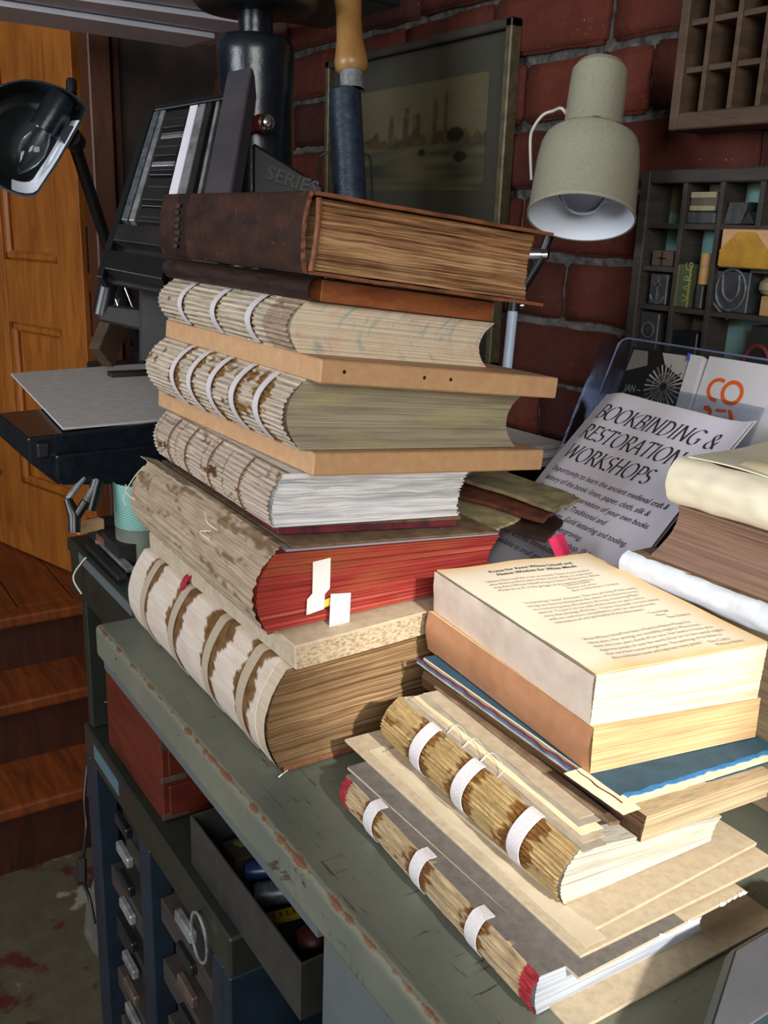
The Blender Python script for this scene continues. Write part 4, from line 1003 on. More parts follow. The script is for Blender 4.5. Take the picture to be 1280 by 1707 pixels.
# lower, filled type case: pixel positions read in a 5.333x enlargement of the corner
YC = .893
def cp(cx, cy, y=YC): return at_y(1040+cx/5.333, 270+cy/5.333, y)
t = NT('case_backing'); f = t.noise('Object', (1, 1, 1), 16, 2, .5); t.done(t.ramp(f, [(.44, sr(96, 92, 66)), (.5, sr(112, 150, 146))]), .8)
cx0 = cp(175, 120).x; ztop = cp(300, 75).z; zr = ztop-cp(400, 190).z
lc = thing('type_case', 'dark wooden type case filled with printing blocks standing behind the leaflets', 'type case', (-.65, .91, .9))
XR = -.44
box('frame_side', (cx0, YC-.004, .9), (cx0+.014, .934, ztop), 'case_dark', lc, .0015); box('frame_side', (XR-.014, YC-.004, .9), (XR, .934, ztop), 'case_dark', lc, .0015)
box('frame_rail', (cx0+.014, YC-.004, ztop-zr), (XR-.014, .934, ztop), 'case_dark', lc, .0015); box('frame_rail', (cx0+.014, YC-.004, .9), (XR-.014, .934, .92), 'case_dark', lc, .0015)
box('backing', (cx0+.014, .929, .92), (XR-.014, .934, ztop-zr), 'case_backing', lc)
h1, h2, h3 = cp(500, 572).z, cp(300, 950).z, cp(560, 1325).z
d1, d2, d3 = cp(535, 380).x, cp(865, 380).x, cp(1220, 380).x
for z in (h1, h3, h3-.075, h3-.15): box('cross_divider', (cx0+.014, YC, z-.003), (XR-.014, .929, z+.003), 'case_dark', lc, .0005)
box('cross_divider', (cx0+.014, YC, h2-.003), (d1, .929, h2+.003), 'case_dark', lc, .0005)
for x, zb in ((d1, .92), (d2, .92)): box('divider', (x-.003, YC-.002, zb), (x+.003, .929, ztop-zr), 'case_dark', lc, .0005)
box('divider', (d3-.003, YC-.002, h1), (d3+.003, .929, ztop-zr), 'case_dark', lc, .0005); box('divider', (d3+.05, YC-.002, .92), (d3+.056, .929, h3), 'case_dark', lc, .0005)
plain('block_lead', sr(74, 74, 74), sr(48, 48, 50), .45, .3, sc=70, bump=.6); plain('block_olive', sr(80, 74, 56), sr(62, 58, 44), .6, sc=50)
plain('block_pale', sr(140, 132, 100), sr(120, 112, 84), .6, sc=60); plain('block_green', sr(74, 84, 58), sr(60, 68, 48), .5, sc=40); flat('brass_line', sr(150, 146, 74), .4, .3)
wood('block_wood', sr(186, 146, 90), sr(160, 120, 70), .6); plain('block_gold', sr(176, 132, 34), sr(150, 108, 24), .45, sc=60); wood('block_peach', sr(206, 160, 112), sr(188, 140, 94), .6)
def blk(name, label, c0, r0, c1_, r1, y0, y1, mat, base=None, cat='printing block', group='blocks in the filled type case'):
    p, q = cp(c0, r1, y0), cp(c1_, r0, y0)
    zb = base if base is not None else min(p.z, q.z)
    o = box(name, (p.x, y0, zb), (q.x, y1, max(p.z, q.z)), mat, None, .0012)
    return tag(o, label, cat, group), p.x, q.x, zb, max(p.z, q.z)
F1z = h1+.0031; F2z = h2+.0031; F3z = h3+.0031
o, xa, xb, za, zb = blk('dark_block', 'low dark block under the pale-bordered plate in the filled type case', 550, 445, 815, 556, YC+.002, .925, 'block_lead', F1z)
o, xa, xb, zc, zd = blk('bordered_plate', 'small plate with pale border bands in the filled type case', 580, 265, 840, 440, YC+.004, .920, 'block_olive', zb+.0005)
for q0, q1 in ((zc, zc+.006), (zd-.007, zd)): box('border', (xa+.001, YC+.0028, q0+.001), (xb-.001, YC+.0045, q1), 'block_pale', o)
def tri(name, label, pts, y0, y1, mat, zb):
    f3 = [V((cp(*p, y0).x, y0, max(zb, cp(*p, y0).z))) for p in pts]; n = len(f3)
    vs = f3+[V((v_.x, y1, v_.z)) for v_ in f3]
    o = mk(name, vs, [tuple(range(n)), tuple(range(2*n-1, n-1, -1))]+[(k, (k+1) % n, (k+1) % n+n, k+n) for k in range(n)], mat)
    return tag(o, label, 'printing block', 'blocks in the filled type case')
tri('slanted_block', 'grey slanted metal ornament in the top row of the filled type case', [(885, 550), (940, 360), (1112, 356), (1035, 550)], YC+.003, .92, 'block_lead', F1z)
tri('wedge_block', 'black wedge beside the slanted ornament in the filled type case', [(1042, 550), (1108, 440), (1160, 548)], YC+.004, .92, 'iron_black', F1z)
o, xa, xb, za, zb = blk('wood_block', 'large orange wood block with golden trapezoid in the filled type case', 832, 605, 1330, 930, YC-.006, .925, 'block_peach', None)
wz = za
tr4 = [V((lerp(xa, xb, u), YC-.0072, lerp(za, zb, v))) for u, v in ((.01, .03), (.99, .03), (.99, .42), (.68, .93), (.34, .93), (.01, .45))]
mk('golden_face', tr4+[v_+V((0, .0014, 0)) for v_ in tr4], [tuple(range(6)), tuple(range(11, 5, -1))]+[(k, (k+1) % 6, (k+1) % 6+6, k+6) for k in range(6)], 'block_gold', o)
o, xa, xb, za, zb = blk('cross_block', 'small brown block with a cross in the filled type case', 235, 792, 440, 945, YC+.003, .92, 'case_wood', F2z)
mx_, mz = (xa+xb)/2, (za+zb)/2
box('cross', (mx_-.0012, YC+.0022, mz-.008), (mx_+.0012, YC+.0032, mz+.008), 'print_black', o); box('cross', (mx_-.006, YC+.0022, mz-.001), (mx_+.006, YC+.0032, mz+.0014), 'print_black', o)
o, xa, xb, za, zb = blk('anchor_block', 'dark metal block with raised anchor in the filled type case', 205, 1000, 395, 1295, YC+.003, .92, 'block_lead', F3z)
mx_ = (xa+xb)/2; hgt = zb-za
for lo, hi in (((-.0012, .12), (.0012, .8)), ((-.006, .62), (.006, .68))): box('anchor', (mx_+lo[0], YC+.0015, za+hgt*lo[1]), (mx_+hi[0], YC+.0035, za+hgt*hi[1]), 'lead', o)
tube('anchor', [V((mx_+.011*math.cos(a), YC+.003, za+hgt*.42+.013*math.sin(a))) for a in [math.pi*(1.1+.8*k/10) for k in range(11)]], .0012, 'lead', o, n=6)
lathe('anchor', V((mx_, YC+.002, za+hgt*.87)), (0, 1, 0), [(.0014, 0), (.0028, 0), (.0028, .002), (.0014, .002)], 'lead', o, 14)
o, xa, xb, za, zb = blk('letter_block', 'tall green block with outlined brass lettering in the filled type case', 440, 912, 605, 1318, YC+.001, .92, 'block_green', F3z)
cxm = (xa+xb)/2
for k, s in enumerate('VARGA'[:4]):
    text_mesh('letter', s, V((xa+.004, YC+.0004, za+.006+(zb-za)*.235*k)), (0, 0, 1), (-1, 0, 0), .0155, 'brass_line', o, lift=-.0003, bold=-.004).location.x += .0165
for lo, hi in ((0, .0012), (-.0012, 0)):
    xx = xa if lo == 0 else xb
    box('border', (xx+lo, YC-.0002, za+.001), (xx+hi, YC+.0012, zb-.001), 'brass_line', o)
p = cp(660, 1000, YC+.01)
o, xa, xb, za, zb = blk('dark_sort', 'small black sort beneath the wooden dowel in the filled type case', 612, 1095, 705, 1320, YC+.004, .92, 'block_lead', F3z)
lathe('wood_dowel', V(((xa+xb)/2, .905, zb+.0005)), (0, 0, 1), [(0, 0), (.0075, 0), (.0075, .034), (0, .034)], 'block_wood', None, 20); tag(bpy.data.objects['wood_dowel'], 'short upright wooden dowel in the filled type case', 'dowel')
o, xa, xb, za, zb = blk('relief_block', 'large dark block with round carved relief in the filled type case', 775, 945, 1135, 1362, YC+.004, .92, 'block_lead', F3z)
mx_, mz = (xa+xb)/2, (za+zb)/2; zb2 = zb
for r_, pts in ((.0016, 26), ): tube('relief_ring', [V((mx_+.019*math.cos(a), YC+.003, mz+.022*math.sin(a))) for a in [6.2832*k/pts for k in range(pts+1)]], r_, 'lead', o, n=6)
tube('relief_curve', spline([V((mx_-.012, YC+.003, mz+.015)), V((mx_-.009, YC+.003, mz-.004)), V((mx_+.001, YC+.003, mz-.012)), V((mx_+.01, YC+.003, mz-.002)), V((mx_+.009, YC+.003, mz+.016))]), .0018, 'lead', o, n=6)
tube('relief_curve', spline([V((mx_-.02, YC+.003, mz-.016)), V((mx_-.010, YC+.003, mz-.024)), V((mx_+.002, YC+.003, mz-.031))]), .0016, 'lead', o, n=6)
for ob in [x_ for x_ in bpy.data.objects if x_.name.startswith('wood_block')]: pass
o, xa, xb, za, zb = blk('tan_block', 'plain tan wood block right of the round relief block', 1190, 1200, 1330, 1372, YC+.002, .92, 'block_wood', F3z)
lathe('pebble_knob', V(((xa+xb)/2-.004, .908, zb+.0005)), (0, 0, 1), [(0, 0), (.010, .001), (.014, .006), (.0135, .013), (.008, .018), (0, .019)], 'block_pale', None, 20); tag(bpy.data.objects['pebble_knob'], 'rounded pale knob resting on the plain tan wood block', 'knob')
zl4 = h3-.075+.0031
o, xa, xb, za, zb = blk('relief_block', 'dark figured metal block in the bottom-left pocket behind the clear holder', 125, 1345, 315, 1565, YC+.003, .92, 'block_lead', zl4)
tube('relief_curve', [V(((xa+xb)/2+.009*math.cos(a), YC+.002, (za+zb)/2+.012+.009*math.sin(a))) for a in [6.2832*k/14 for k in range(15)]], .0012, 'lead', o, n=6)
o, xa, xb, za, zb = blk('dark_block', 'squat black block behind the clear holder', 400, 1520, 655, 1700, YC+.003, .92, 'iron_black', zl4)
o, xa, xb, za, zb = blk('arched_block', 'black block with a dark red arch at the lower right of the filled type case', 1085, 1475, 1330, 1760, YC+.002, .92, 'iron_dull', zl4)
tube('arch', [V(((xa+xb)/2+.017*math.cos(a), YC+.001, za+.02+.024*math.sin(a))) for a in [math.pi*k/12 for k in range(13)]], .003, flat('arch_red', sr(92, 34, 24), .6), o, n=6)
sh = box('block_ledge', (d2+.004, YC+.004, wz-.0046), (XR-.015, .928, wz-.0004), 'case_dark', lc)
# ---- framed print
pf = thing('framed_print', 'dim framed watercolour of a harbour town on the brick wall', 'picture', (-1.34, .93, 1.16))
xr, xl, zt_, zb_ = at_y(863, 28, .925).x, -1.62, at_y(863, 28, .925).z, 1.13
plain('frame_gold', sr(104, 96, 70), sr(74, 66, 48), .45, .3, sc=60); plain('mat_board', sr(52, 50, 38), sr(48, 46, 35), .8, sc=6)
for lo, hi in (((xr-.013, .915, zb_), (xr, .935, zt_)), ((xl, .915, zb_), (xl+.013, .935, zt_))): box('frame_side', lo, hi, 'frame_gold', pf, .002)
for lo, hi in (((xl, .915, zt_-.013), (xr, .935, zt_)), ((xl, .915, zb_), (xr, .935, zb_+.013))): box('frame_rail', lo, hi, 'case_dark', pf, .002)
box('mount', (xl+.013, .928, zb_+.013), (xr-.013, .932, zt_-.013), 'mat_board', pf)
ix1, iz1 = at_y(816, 118, .927).x, at_y(816, 118, .927).z; iz0 = at_y(806, 316, .927).z; ix0 = ix1-.36
def town(u, v):
    c = mixc(sr(122, 112, 80), sr(134, 124, 90), .5+ns(u*4, v*4))
    wl = .42+.02*ns(u*5)
    sky = wl+.10+.10*ns(u*9, 2)+.06*ns(u*26, 7)
    for cx_, ht, wd in ((.64, .85, .012), (.72, .88, .010), (.42, .8, .014), (.5, .72, .02), (.30, .74, .012)):
        if abs(u-cx_) < wd*(1+(.9-v)*2.2) and v < ht: sky = max(sky, ht)
    if wl < v < sky: c = mixc(c, mixc(sr(64, 62, 48), sr(122, 92, 48), clamp(.4+1.5*ns(u*14, v*10, 3))), .75)
    if v < wl: c = mixc(c, sr(74, 80, 66), clamp(.4+.9*ns(u*3, v*16, 5)))
    for bx, bz, r_ in ((.83, .30, .045), (.79, .5, .06), (.55, .36, .03)):
        if (u-bx)**2+((v-bz)*.9)**2 < r_*r_: c = mixc(c, sr(34, 32, 26), .85)
    return tuple(x*.42 for x in c)
vcol('watercolour', rough=.7, amt=.2, fu=30, fv=30, bump=.0)
grid('print', lambda u, v: V((lerp(ix0, ix1, u), .9275, lerp(iz0, iz1, v))), 110, 70, 'watercolour', pf, None, town)
# ---- grey-green lamp
dep = 1.06
Lr = at_d(968, 362, dep); vr = ray(968, 362).normalized(); a_im = CR*(-34)+CD*258; a_im = (a_im-vr*a_im.dot(vr)).normalized(); axl = (a_im*math.cos(math.radians(25))-vr*math.sin(math.radians(25))).normalized()
top = Lr-axl*.182
lp = thing('spot_lamp', 'grey-green metal spot lamp with white interior aimed downwards by the brick wall', 'lamp', Lr)
prof = [(0, .0), (.020, .0005), (.028, .003), (.0315, .010), (.0322, .030), (.0325, .082), (.0342, .088), (.046, .096), (.0522, .101), (.0550, .109), (.0572, .130), (.0592, .192), (.0602, .195), (.0602, .199), (.0588, .199)]
lathe('shade', top, axl, [(r_, h_*.924) for r_, h_ in prof], 'lamp_paint', lp, 56, angle=18)
lathe('shade_lining', top, axl, [(.0586, .183), (.0575, .176), (.0545, .112), (.044, .096), (.02, .094), (0, .094)], 'lamp_white', lp, 48)
lathe('bulb', top, axl, [(.013, .094), (.016, .106), (.026, .125), (.030, .145), (.027, .160), (.016, .172), (0, .176)], 'glass', lp, 32)
xx, yy, _ = frame(axl)
lathe('switch', top-axl*.006+xx*.004, axl, [(0, -.010), (.0035, -.010), (.0038, .008)], 'print_black', lp, 12)
for a in range(0, 360, 40):
    d_ = xx*math.cos(math.radians(a))+yy*math.sin(math.radians(a))
    pp = top+axl*.0848+d_*.0399; nn2 = (d_*.56-axl*.83).normalized()
    lathe('vent_hole', pp+nn2*.0009, nn2, [(0, 0), (.0042, 0)], 'hole_black', lp, 12, sx=1.5)
tube('power_cord', spline([top+axl*.065+CF*.02-CR*.02, at_d(938, 182, 1.085), at_d(922, 185, 1.10), at_d(905, 192, 1.11), at_d(890, 212, 1.12), at_d(884, 235, 1.13), at_d(886, 300, 1.14)]), .0019, flat('cord_white', sr(196, 190, 176), .5), lp)
jn = at_d(905, 425, 1.13)
tube('arm', [top+axl*.07+CF*.03, jn+CF*.02], .006, 'iron_black', lp)
lathe('joint_knob', jn, CR, [(0, -.02), (.009, -.02), (.009, -.004), (.0065, -.003), (.0075, .004), (.0045, .007), (0, .007)], 'chrome', lp, 20)
rt, rbm = at_d(856, 505, 1.13), at_d(845, 612, 1.14)
tube('arm', [jn, rt], .006, 'iron_black', lp)
ex = (rbm-rt).normalized(); tt_ = (rbm.z-.9)/(-ex.z)
tube('rod', [rt, rbm+ex*tt_], .0062, 'rod_white', lp, n=14)
lathe('clamp', rt-ex*.012, ex, [(0, 0), (.008, 0), (.0085, .022), (0, .022)], 'print_black', lp, 14)
lathe('clamp_screw', rt+CR*.008+ex*.003, CR, [(0, 0), (.003, 0), (.0035, .004), (0, .006)], 'chrome', lp, 10)
lathe('lamp_foot', V(((rbm+ex*tt_).x, (rbm+ex*tt_).y, .9)), (0, 0, 1), [(0, 0), (.03, 0), (.03, .006), (.01, .01), (0, .01)], 'iron_black', lp, 24)

# ------------------------------------------------------------------ leaflets: poster, clear holder, booklets
def at_plane(px, py, P0, N): d = ray(px, py); return CAM+d*((V(P0)-CAM).dot(N)/d.dot(N))
TL, TR = at_y(1004, 650, .785), at_y(1262, 716, .785)
ux = (TR-TL).normalized(); PWd = (TR-TL).length
BLp = V((TL.x-.055, .60, .903)); dn = BLp-TL; PH = dn.length
pn = ux.cross(-dn.normalized()).normalized()
if pn.dot(CF) > 0: pn = -pn
def post(a, b):   # a 0..1 across, b 0..1 down; the sheet bows and its right edge curls forward
    p = TL+ux*(a*PWd)+dn*b
    return p+pn*(.012*math.sin(math.pi*b)*.6+.014*max(0, a-.8)**2*25*(1-.4*b)-.010*max(0, .12-a)*8+.0015*ns(a*4, b*5))
po = grid('poster', post, 26, 34, 'poster_paper', None, thick=.0005)
tag(po, 'white leaning notice reading BOOKBINDING & RESTORATION WORKSHOPS', 'poster')
# broad-nib capitals: skeletons in a unit em (x to the right, y up)
def arc(cx_, cy_, rx, ry, a0, a1, n=14): return [(cx_+rx*math.cos(math.radians(a0+(a1-a0)*k/n)), cy_+ry*math.sin(math.radians(a0+(a1-a0)*k/n))) for k in range(n+1)]
GL = {
 'B': (.56, [[(.12, 0), (.12, 1)], [(.02, 1), (.3, 1)]+arc(.3, .76, .2, .24, 90, -90), [(.12, .52), (.32, .52)]+arc(.32, .26, .24, .26, 90, -90)+[(.02, 0)]]),
 'O': (.80, [arc(.40, .5, .36, .52, 20, 380, 28)]),
 'K': (.66, [[(.12, 0), (.12, 1)], [(.04, 1), (.2, 1)], [(.04, 0), (.2, 0)], [(.58, 1), (.14, .5)], [(.2, .55), (.66, 0)]]),
 'I': (.26, [[(.13, 0), (.13, 1)], [(.05, 1), (.21, 1)], [(.05, 0), (.21, 0)]]),
 'N': (.80, [[(.12, 0), (.12, 1)], [(.04, 1), (.14, 1), (.66, 0)], [(.66, 0), (.68, 1)], [(.6, 1), (.76, 1)], [(.04, 0), (.2, 0)]]),
 'D': (.74, [[(.12, 0), (.12, 1)], [(.02, 1), (.24, 1)]+arc(.24, .5, .42, .5, 90, -90, 18)+[(.02, 0)]]),
 'G': (.76, [arc(.42, .5, .38, .52, 45, 310, 20)+[(.66, .1), (.66, .42)], [(.5, .42), (.74, .42)]]),
 'R': (.62, [[(.12, 0), (.12, 1)], [(.02, 1), (.28, 1)]+arc(.28, .75, .22, .25, 90, -90)+[(.14, .5)], [(.28, .5), (.64, 0)], [(.04, 0), (.2, 0)]]),
 'E': (.52, [[(.12, 0), (.12, 1)], [(.02, 1), (.46, 1), (.46, .88)], [(.12, .52), (.40, .52)], [(.02, 0), (.48, 0), (.5, .13)]]),
 'S': (.48, [arc(.25, .75, .2, .25, 40, 250, 12)+arc(.23, .25, .22, .26, 75, -145, 12)]),
 'T': (.62, [[(.31, 0), (.31, 1)], [(.02, .88), (.03, 1), (.6, 1), (.61, .88)], [(.22, 0), (.4, 0)]]),
 'A': (.70, [[(.02, 0), (.34, 1)], [(.34, 1), (.66, 0)], [(.15, .38), (.53, .38)], [(-.04, 0), (.1, 0)], [(.58, 0), (.74, 0)]]),
 'W': (.96, [[(.04, 1), (.26, 0)], [(.26, 0), (.48, .95)], [(.46, 1), (.7, 0)], [(.7, 0), (.92, 1)], [(-.02, 1), (.12, 1)], [(.84, 1), (.98, 1)]]),
 'H': (.78, [[(.12, 0), (.12, 1)], [(.66, 0), (.66, 1)], [(.12, .52), (.66, .52)], [(.04, 1), (.2, 1)], [(.58, 1), (.74, 1)], [(.04, 0), (.2, 0)], [(.58, 0), (.74, 0)]]),
 'P': (.56, [[(.12, 0), (.12, 1)], [(.02, 1), (.28, 1)]+arc(.28, .73, .24, .27, 90, -90)+[(.14, .46)], [(.04, 0), (.22, 0)]]),
 '&': (.80, [arc(.34, .77, .16, .2, -60, 240, 16)+[(.7, .02)], [(.24, .58)]+arc(.3, .24, .26, .25, 110, 330, 14)+[(.66, .5), (.74, .52)]]),
 ' ': (.34, [])}
def nib(s, x, y, size, mapf, mat, parent, name, slant=.22, nw=.055, na=30, track=.06):
    vs, fs = [], []; cx_ = 0; nx, ny = nw*math.cos(math.radians(na)), nw*math.sin(math.radians(na))
    for ch in s:
        wd, strokes = GL[ch]
        for stk in strokes:
            for (x1, y1), (x2, y2) in zip(stk, stk[1:]):
                b_ = len(vs)
                dx, dy = x2-x1, y2-y1; l_ = math.hypot(dx, dy) or 1
                tx, ty = -dy/l_*.012, dx/l_*.012     # least thickness
                q = nx*(-dy/l_)+ny*(dx/l_); sg = 1 if q >= 0 else -1
                ax2, ay2 = nx*sg+tx, ny*sg+ty
                for (px_, py_) in ((x1+ax2, y1+ay2), (x2+ax2, y2+ay2), (x2-ax2, y2-ay2), (x1-ax2, y1-ay2)):
                    vs.append(mapf(x+(cx_+px_+slant*py_)*size, y+py_*size))
                fs.append((b_, b_+1, b_+2, b_+3))
        cx_ += wd+track
    return mk(name, vs, fs, mat, parent)
def pmap(x, y): # metres from the top-left corner, y up from the top edge (negative down)
    a, b = x/PWd, -y/PH
    p = post(clamp(a, 0, 1), clamp(b, 0, 1)); return p+pn*.0008
flat('poster_ink', sr(52, 46, 54), .8)
nib('BOOKBINDING &', .018, -.034, .0182, pmap, 'poster_ink', po, 'poster_lettering')
nib('RESTORATION', .018, -.062, .0182, pmap, 'poster_ink', po, 'poster_lettering')
nib('WORKSHOPS', .018, -.090, .0182, pmap, 'poster_ink', po, 'poster_lettering')
LNS = ['Opportunity to learn the ancient medieval craft &', 'history of the book: linen, paper, cloth, silk &', 'Restoration & Conservation of your own books.', 'sewing structures, Traditional and', 'every book design. Gold lettering and tooling,', 'block cutting, wood engraving,', 'papermaking. Access workshop. Slide', 'and lectures. Introduction to', 'available to small groups.']
for i, s in enumerate(LNS):
    text_mesh('poster_text', s, lambda a, c_, i=i: pmap(.016+a, -.108-.0125*i+c_), None, None, .0094, 'poster_ink', po, .35, .006, .88)
text_mesh('poster_text', 'WELCOME FOR', lambda a, c_: pmap(.05+a, -.243+c_), None, None, .0115, 'poster_ink', po, .35, .012, .9)
# second sheet just behind it
grid('back_sheet', lambda a, b: post(a*.99+.02*(1-b), b*.9)-pn*.004-dn*.012, 10, 14, 'paper_white', None, thick=.0005); tag(bpy.data.objects['back_sheet'], 'plain white sheet just behind the bookbinding notice', 'paper')
# clear holder
HP, HN = V((-.6, .835, 1.15)), V((0, -1, .42)).normalized()
hp = lambda px, py, o_=0: at_plane(px, py, HP, HN)+HN*o_
ah = thing('brochure_holder', 'clear acrylic leaflet holder behind the bookbinding notice', 'holder', V((-.62, .80, .905)))
tl, tr2 = hp(1032, 560), hp(1330, 606)
ux2 = (tr2-tl).normalized(); dn2 = ux2.cross(HN).normalized()
if dn2.z > 0: dn2 = -dn2
hgt2 = (.905-tl.z)/dn2.z
def hpl(a, b, o_=0): return tl+ux2*a+dn2*b+HN*o_
wd2 = (tr2-tl).length
def plate(name, o_, th, b0, mat, parent):
    r_ = .012; pts = [hpl(0, hgt2, o_), hpl(0, b0+r_, o_)]+[hpl(r_-r_*math.cos(k*.3927), b0+r_-r_*math.sin(k*.3927), o_) for k in range(1, 4)]+[hpl(r_, b0, o_), hpl(wd2, b0, o_), hpl(wd2, hgt2, o_)]
    n = len(pts); vs = pts+[p+HN*th for p in pts]
    return mk(name, vs, [tuple(range(n)), tuple(range(2*n-1, n-1, -1))]+[(k, (k+1) % n, (k+1) % n+n, k+n) for k in range(n)], mat, parent), pts
_, rim = plate('back_plate', -.004, .003, 0, 'acrylic', ah)
plate('front_plate', .022, .002, .055, 'acrylic', ah)
tube('rim_edge', rim[:-1], .0012, 'acrylic_edge', ah, n=6)
hexa('side_plate', [hpl(a, b, o_) for a in (0, .002) for b in (.014, hgt2) for o_ in (-.001, .022)], 'acrylic', ah)
def leaflet(name, label, q, o_, th, mat, cat='booklet'):
    pts = [hp(x_, y_, o_) for x_, y_ in q]
    return tag(hexa(name, [p+HN*k for p in (pts[0], pts[1]) for k in (0, th)]+[p+HN*k for p in (pts[3], pts[2]) for k in (0, th)], mat), label, cat)
dk = leaflet('dark_booklet', 'black and white printed booklet with a wheel, dated JAN to FEB 2016', [(1066, 585), (1164, 599), (1124, 735), (1022, 716)], .003, .010, 'print_black')
def qd(q, a, b, o_): # bilinear in pixel quad
    x_ = lerp(lerp(q[0][0], q[1][0], a), lerp(q[3][0], q[2][0], a), b); y_ = lerp(lerp(q[0][1], q[1][1], a), lerp(q[3][1], q[2][1], a), b); return hp(x_, y_, o_)
Q = [(1066, 585), (1164, 599), (1124, 735), (1022, 716)]; q_ = lambda a, b, o_=.0138: qd(Q, a, b, o_)
qr, qu = (q_(1, .5)-q_(0, .5)).normalized(), (q_(.5, 0)-q_(.5, 1)).normalized()
ctr = q_(.70, .42); R_ = .026
for k in range(26):     # wheel spokes
    a = k/26*6.2832; d1_, d2_ = qr*math.cos(a)+qu*math.sin(a), qr*math.cos(a+.09)+qu*math.sin(a+.09)
    if math.sin(a) < .8 or True: mk('wheel_spoke', [ctr+d1_*R_*.18, ctr+d1_*R_, ctr+d2_*R_, ctr+d2_*R_*.18], [(0, 1, 2, 3)], 'print_light' if k % 3 else 'print_grey', dk)
lathe('wheel_rim', ctr, HN, [(R_*.55, .0004), (R_*.62, .0004)], 'print_grey', dk, 30)
mk('grey_corner', [q_(.52, .02), q_(.98, .02), q_(.98, .3), q_(.62, .16)], [(0, 1, 2, 3)], 'print_light', dk); mk('grey_shape', [q_(.04, .03), q_(.28, .03), q_(.34, .2), q_(.02, .3)], [(0, 1, 2, 3)], 'print_grey', dk)
text_mesh('booklet_date', 'JAN –', q_(.10, .54), qr, qu, .0115, 'print_light', dk, bold=.02, sx=.8); text_mesh('booklet_date', 'FEB 2016', q_(.08, .66), qr, qu, .0115, 'print_light', dk, bold=.02, sx=.85)
wl = leaflet('white_booklet', 'slim white booklet edge between dark booklet and orange-lettered card', [(1165, 599), (1186, 603), (1146, 740), (1125, 736)], .004, .012, 'card_white')
slab('blue_tab', 'tiny blue tab at the top of the slim white booklet', 'tab', hp(1163, 598, .0165), hp(1161, 610, .0165), .003, .0008, flat('tab_blue', sr(40, 70, 190), .5), bevel=0)
cq = [(1193, 600), (1330, 622), (1295, 765), (1148, 735)]
cd = leaflet('codex_card', 'white card with orange capital letters in the clear holder', cq, .004, .008, 'card_white', 'card')
c_ = lambda a, b, o_=.0126: qd(cq, a, b, o_)
cr_, cu_ = (c_(1, .5)-c_(0, .5)).normalized(), (c_(.5, 0)-c_(.5, 1)).normalized()
def ringo(p, r0, r1, a0, a1, mat='orange_print'):
    n = 28; vs = []
    for k in range(n+1):
        a = math.radians(lerp(a0, a1, k/n)); d_ = cr_*math.cos(a)+cu_*math.sin(a); vs += [p+d_*r0, p+d_*r1]
    mk('orange_letter', vs, [(2*k, 2*k+1, 2*k+3, 2*k+2) for k in range(n)], mat, cd)
pC_, pO_ = at_plane(1196, 650, HP+HN*.0126, HN), at_plane(1220, 655, HP+HN*.0126, HN)
ringo(pC_, .0092, .0132, 60, 280); ringo(pO_, .0092, .0135, 0, 360)
gx = lambda px, py: at_plane(px, py, HP+HN*.0126, HN)
def opoly(pts, mat='orange_print'): mk('orange_letter', [gx(*p) for p in pts], [tuple(range(len(pts)))], mat, cd)
opoly([(1173, 676), (1182, 676), (1187, 684), (1184, 698), (1179, 698), (1181, 687), (1173, 683)]); opoly([(1193, 681), (1211, 683), (1210, 688), (1192, 686)]); opoly([(1189, 693), (1200, 695), (1199, 699), (1188, 697)])
opoly([(1213, 683), (1219, 684), (1223, 704), (1216, 703)]); opoly([(1219, 685), (1233, 690), (1222, 702)], 'orange_pale')
# dark glossy box behind the notice
bb = box('black_box', (-.455, .79, .902), (-.36, .84, 1.16), 'iron_gloss', None, .003, rot=.25); tag(bb, 'glossy black box behind the right edge of the bookbinding notice', 'box')

# ------------------------------------------------------------------ pile at the right edge
RY = .617
def lying(name, label, x0, x1, z0, z1, y0, y1, rot=0):
    return thing(name, label, 'book', (x0, y0, z0))
# lowest: straw pages, fore-edge to the front
def blockbook(name, label, x0, x1, y0, y1, z0, z1, pmat, seed, conc=.02, tilt=0., coverm=None, flare=0):
    """book lying with its long fore-edge to the front: s runs across, t from back spine to front"""
    b = thing(name, label, 'book', ((x0+x1)/2, (y0+y1)/2, z0))
    n, ws = 30, [k/24 for k in range(25)]
    P = lambda w: 1-(2*w-1)**2
    vs, fs, uv = [], [], []
    rnd2 = random.Random(seed); of = [rnd2.uniform(-1, 1)*.0004 for _ in ws]
    def X0(w): return x0+flare*(w**1.5)+conc*.25*P(w)
    rows = []
    for w, o_ in zip(ws, of):
        z = lerp(z0, z1, w); row = []
        for k in range(n+1): row.append((V((lerp(X0(w), x1, k/n), y0+conc*P(w)+o_, z+tilt*0)), (k/n*(x1-x0)+seed, w*(z1-z0))))
        row = [(V((X0(w), y1, z)), (seed-.15, w*(z1-z0)))]+row+[(V((x1, y1, z)), (seed+.6, w*(z1-z0)))]
        rows.append(row)
    m_ = n+3
    for row in rows:
        for p, q in row: vs.append(p); uv.append(q)
    for j in range(len(ws)-1):
        for k in range(m_): fs.append((j*m_+k, j*m_+(k+1) % m_, (j+1)*m_+(k+1) % m_, (j+1)*m_+k))
    fs += [tuple(range(m_)), tuple(range(len(vs)-1, len(vs)-m_-1, -1))]
    mk('text_block', vs, fs, pmat, b, uv); return b
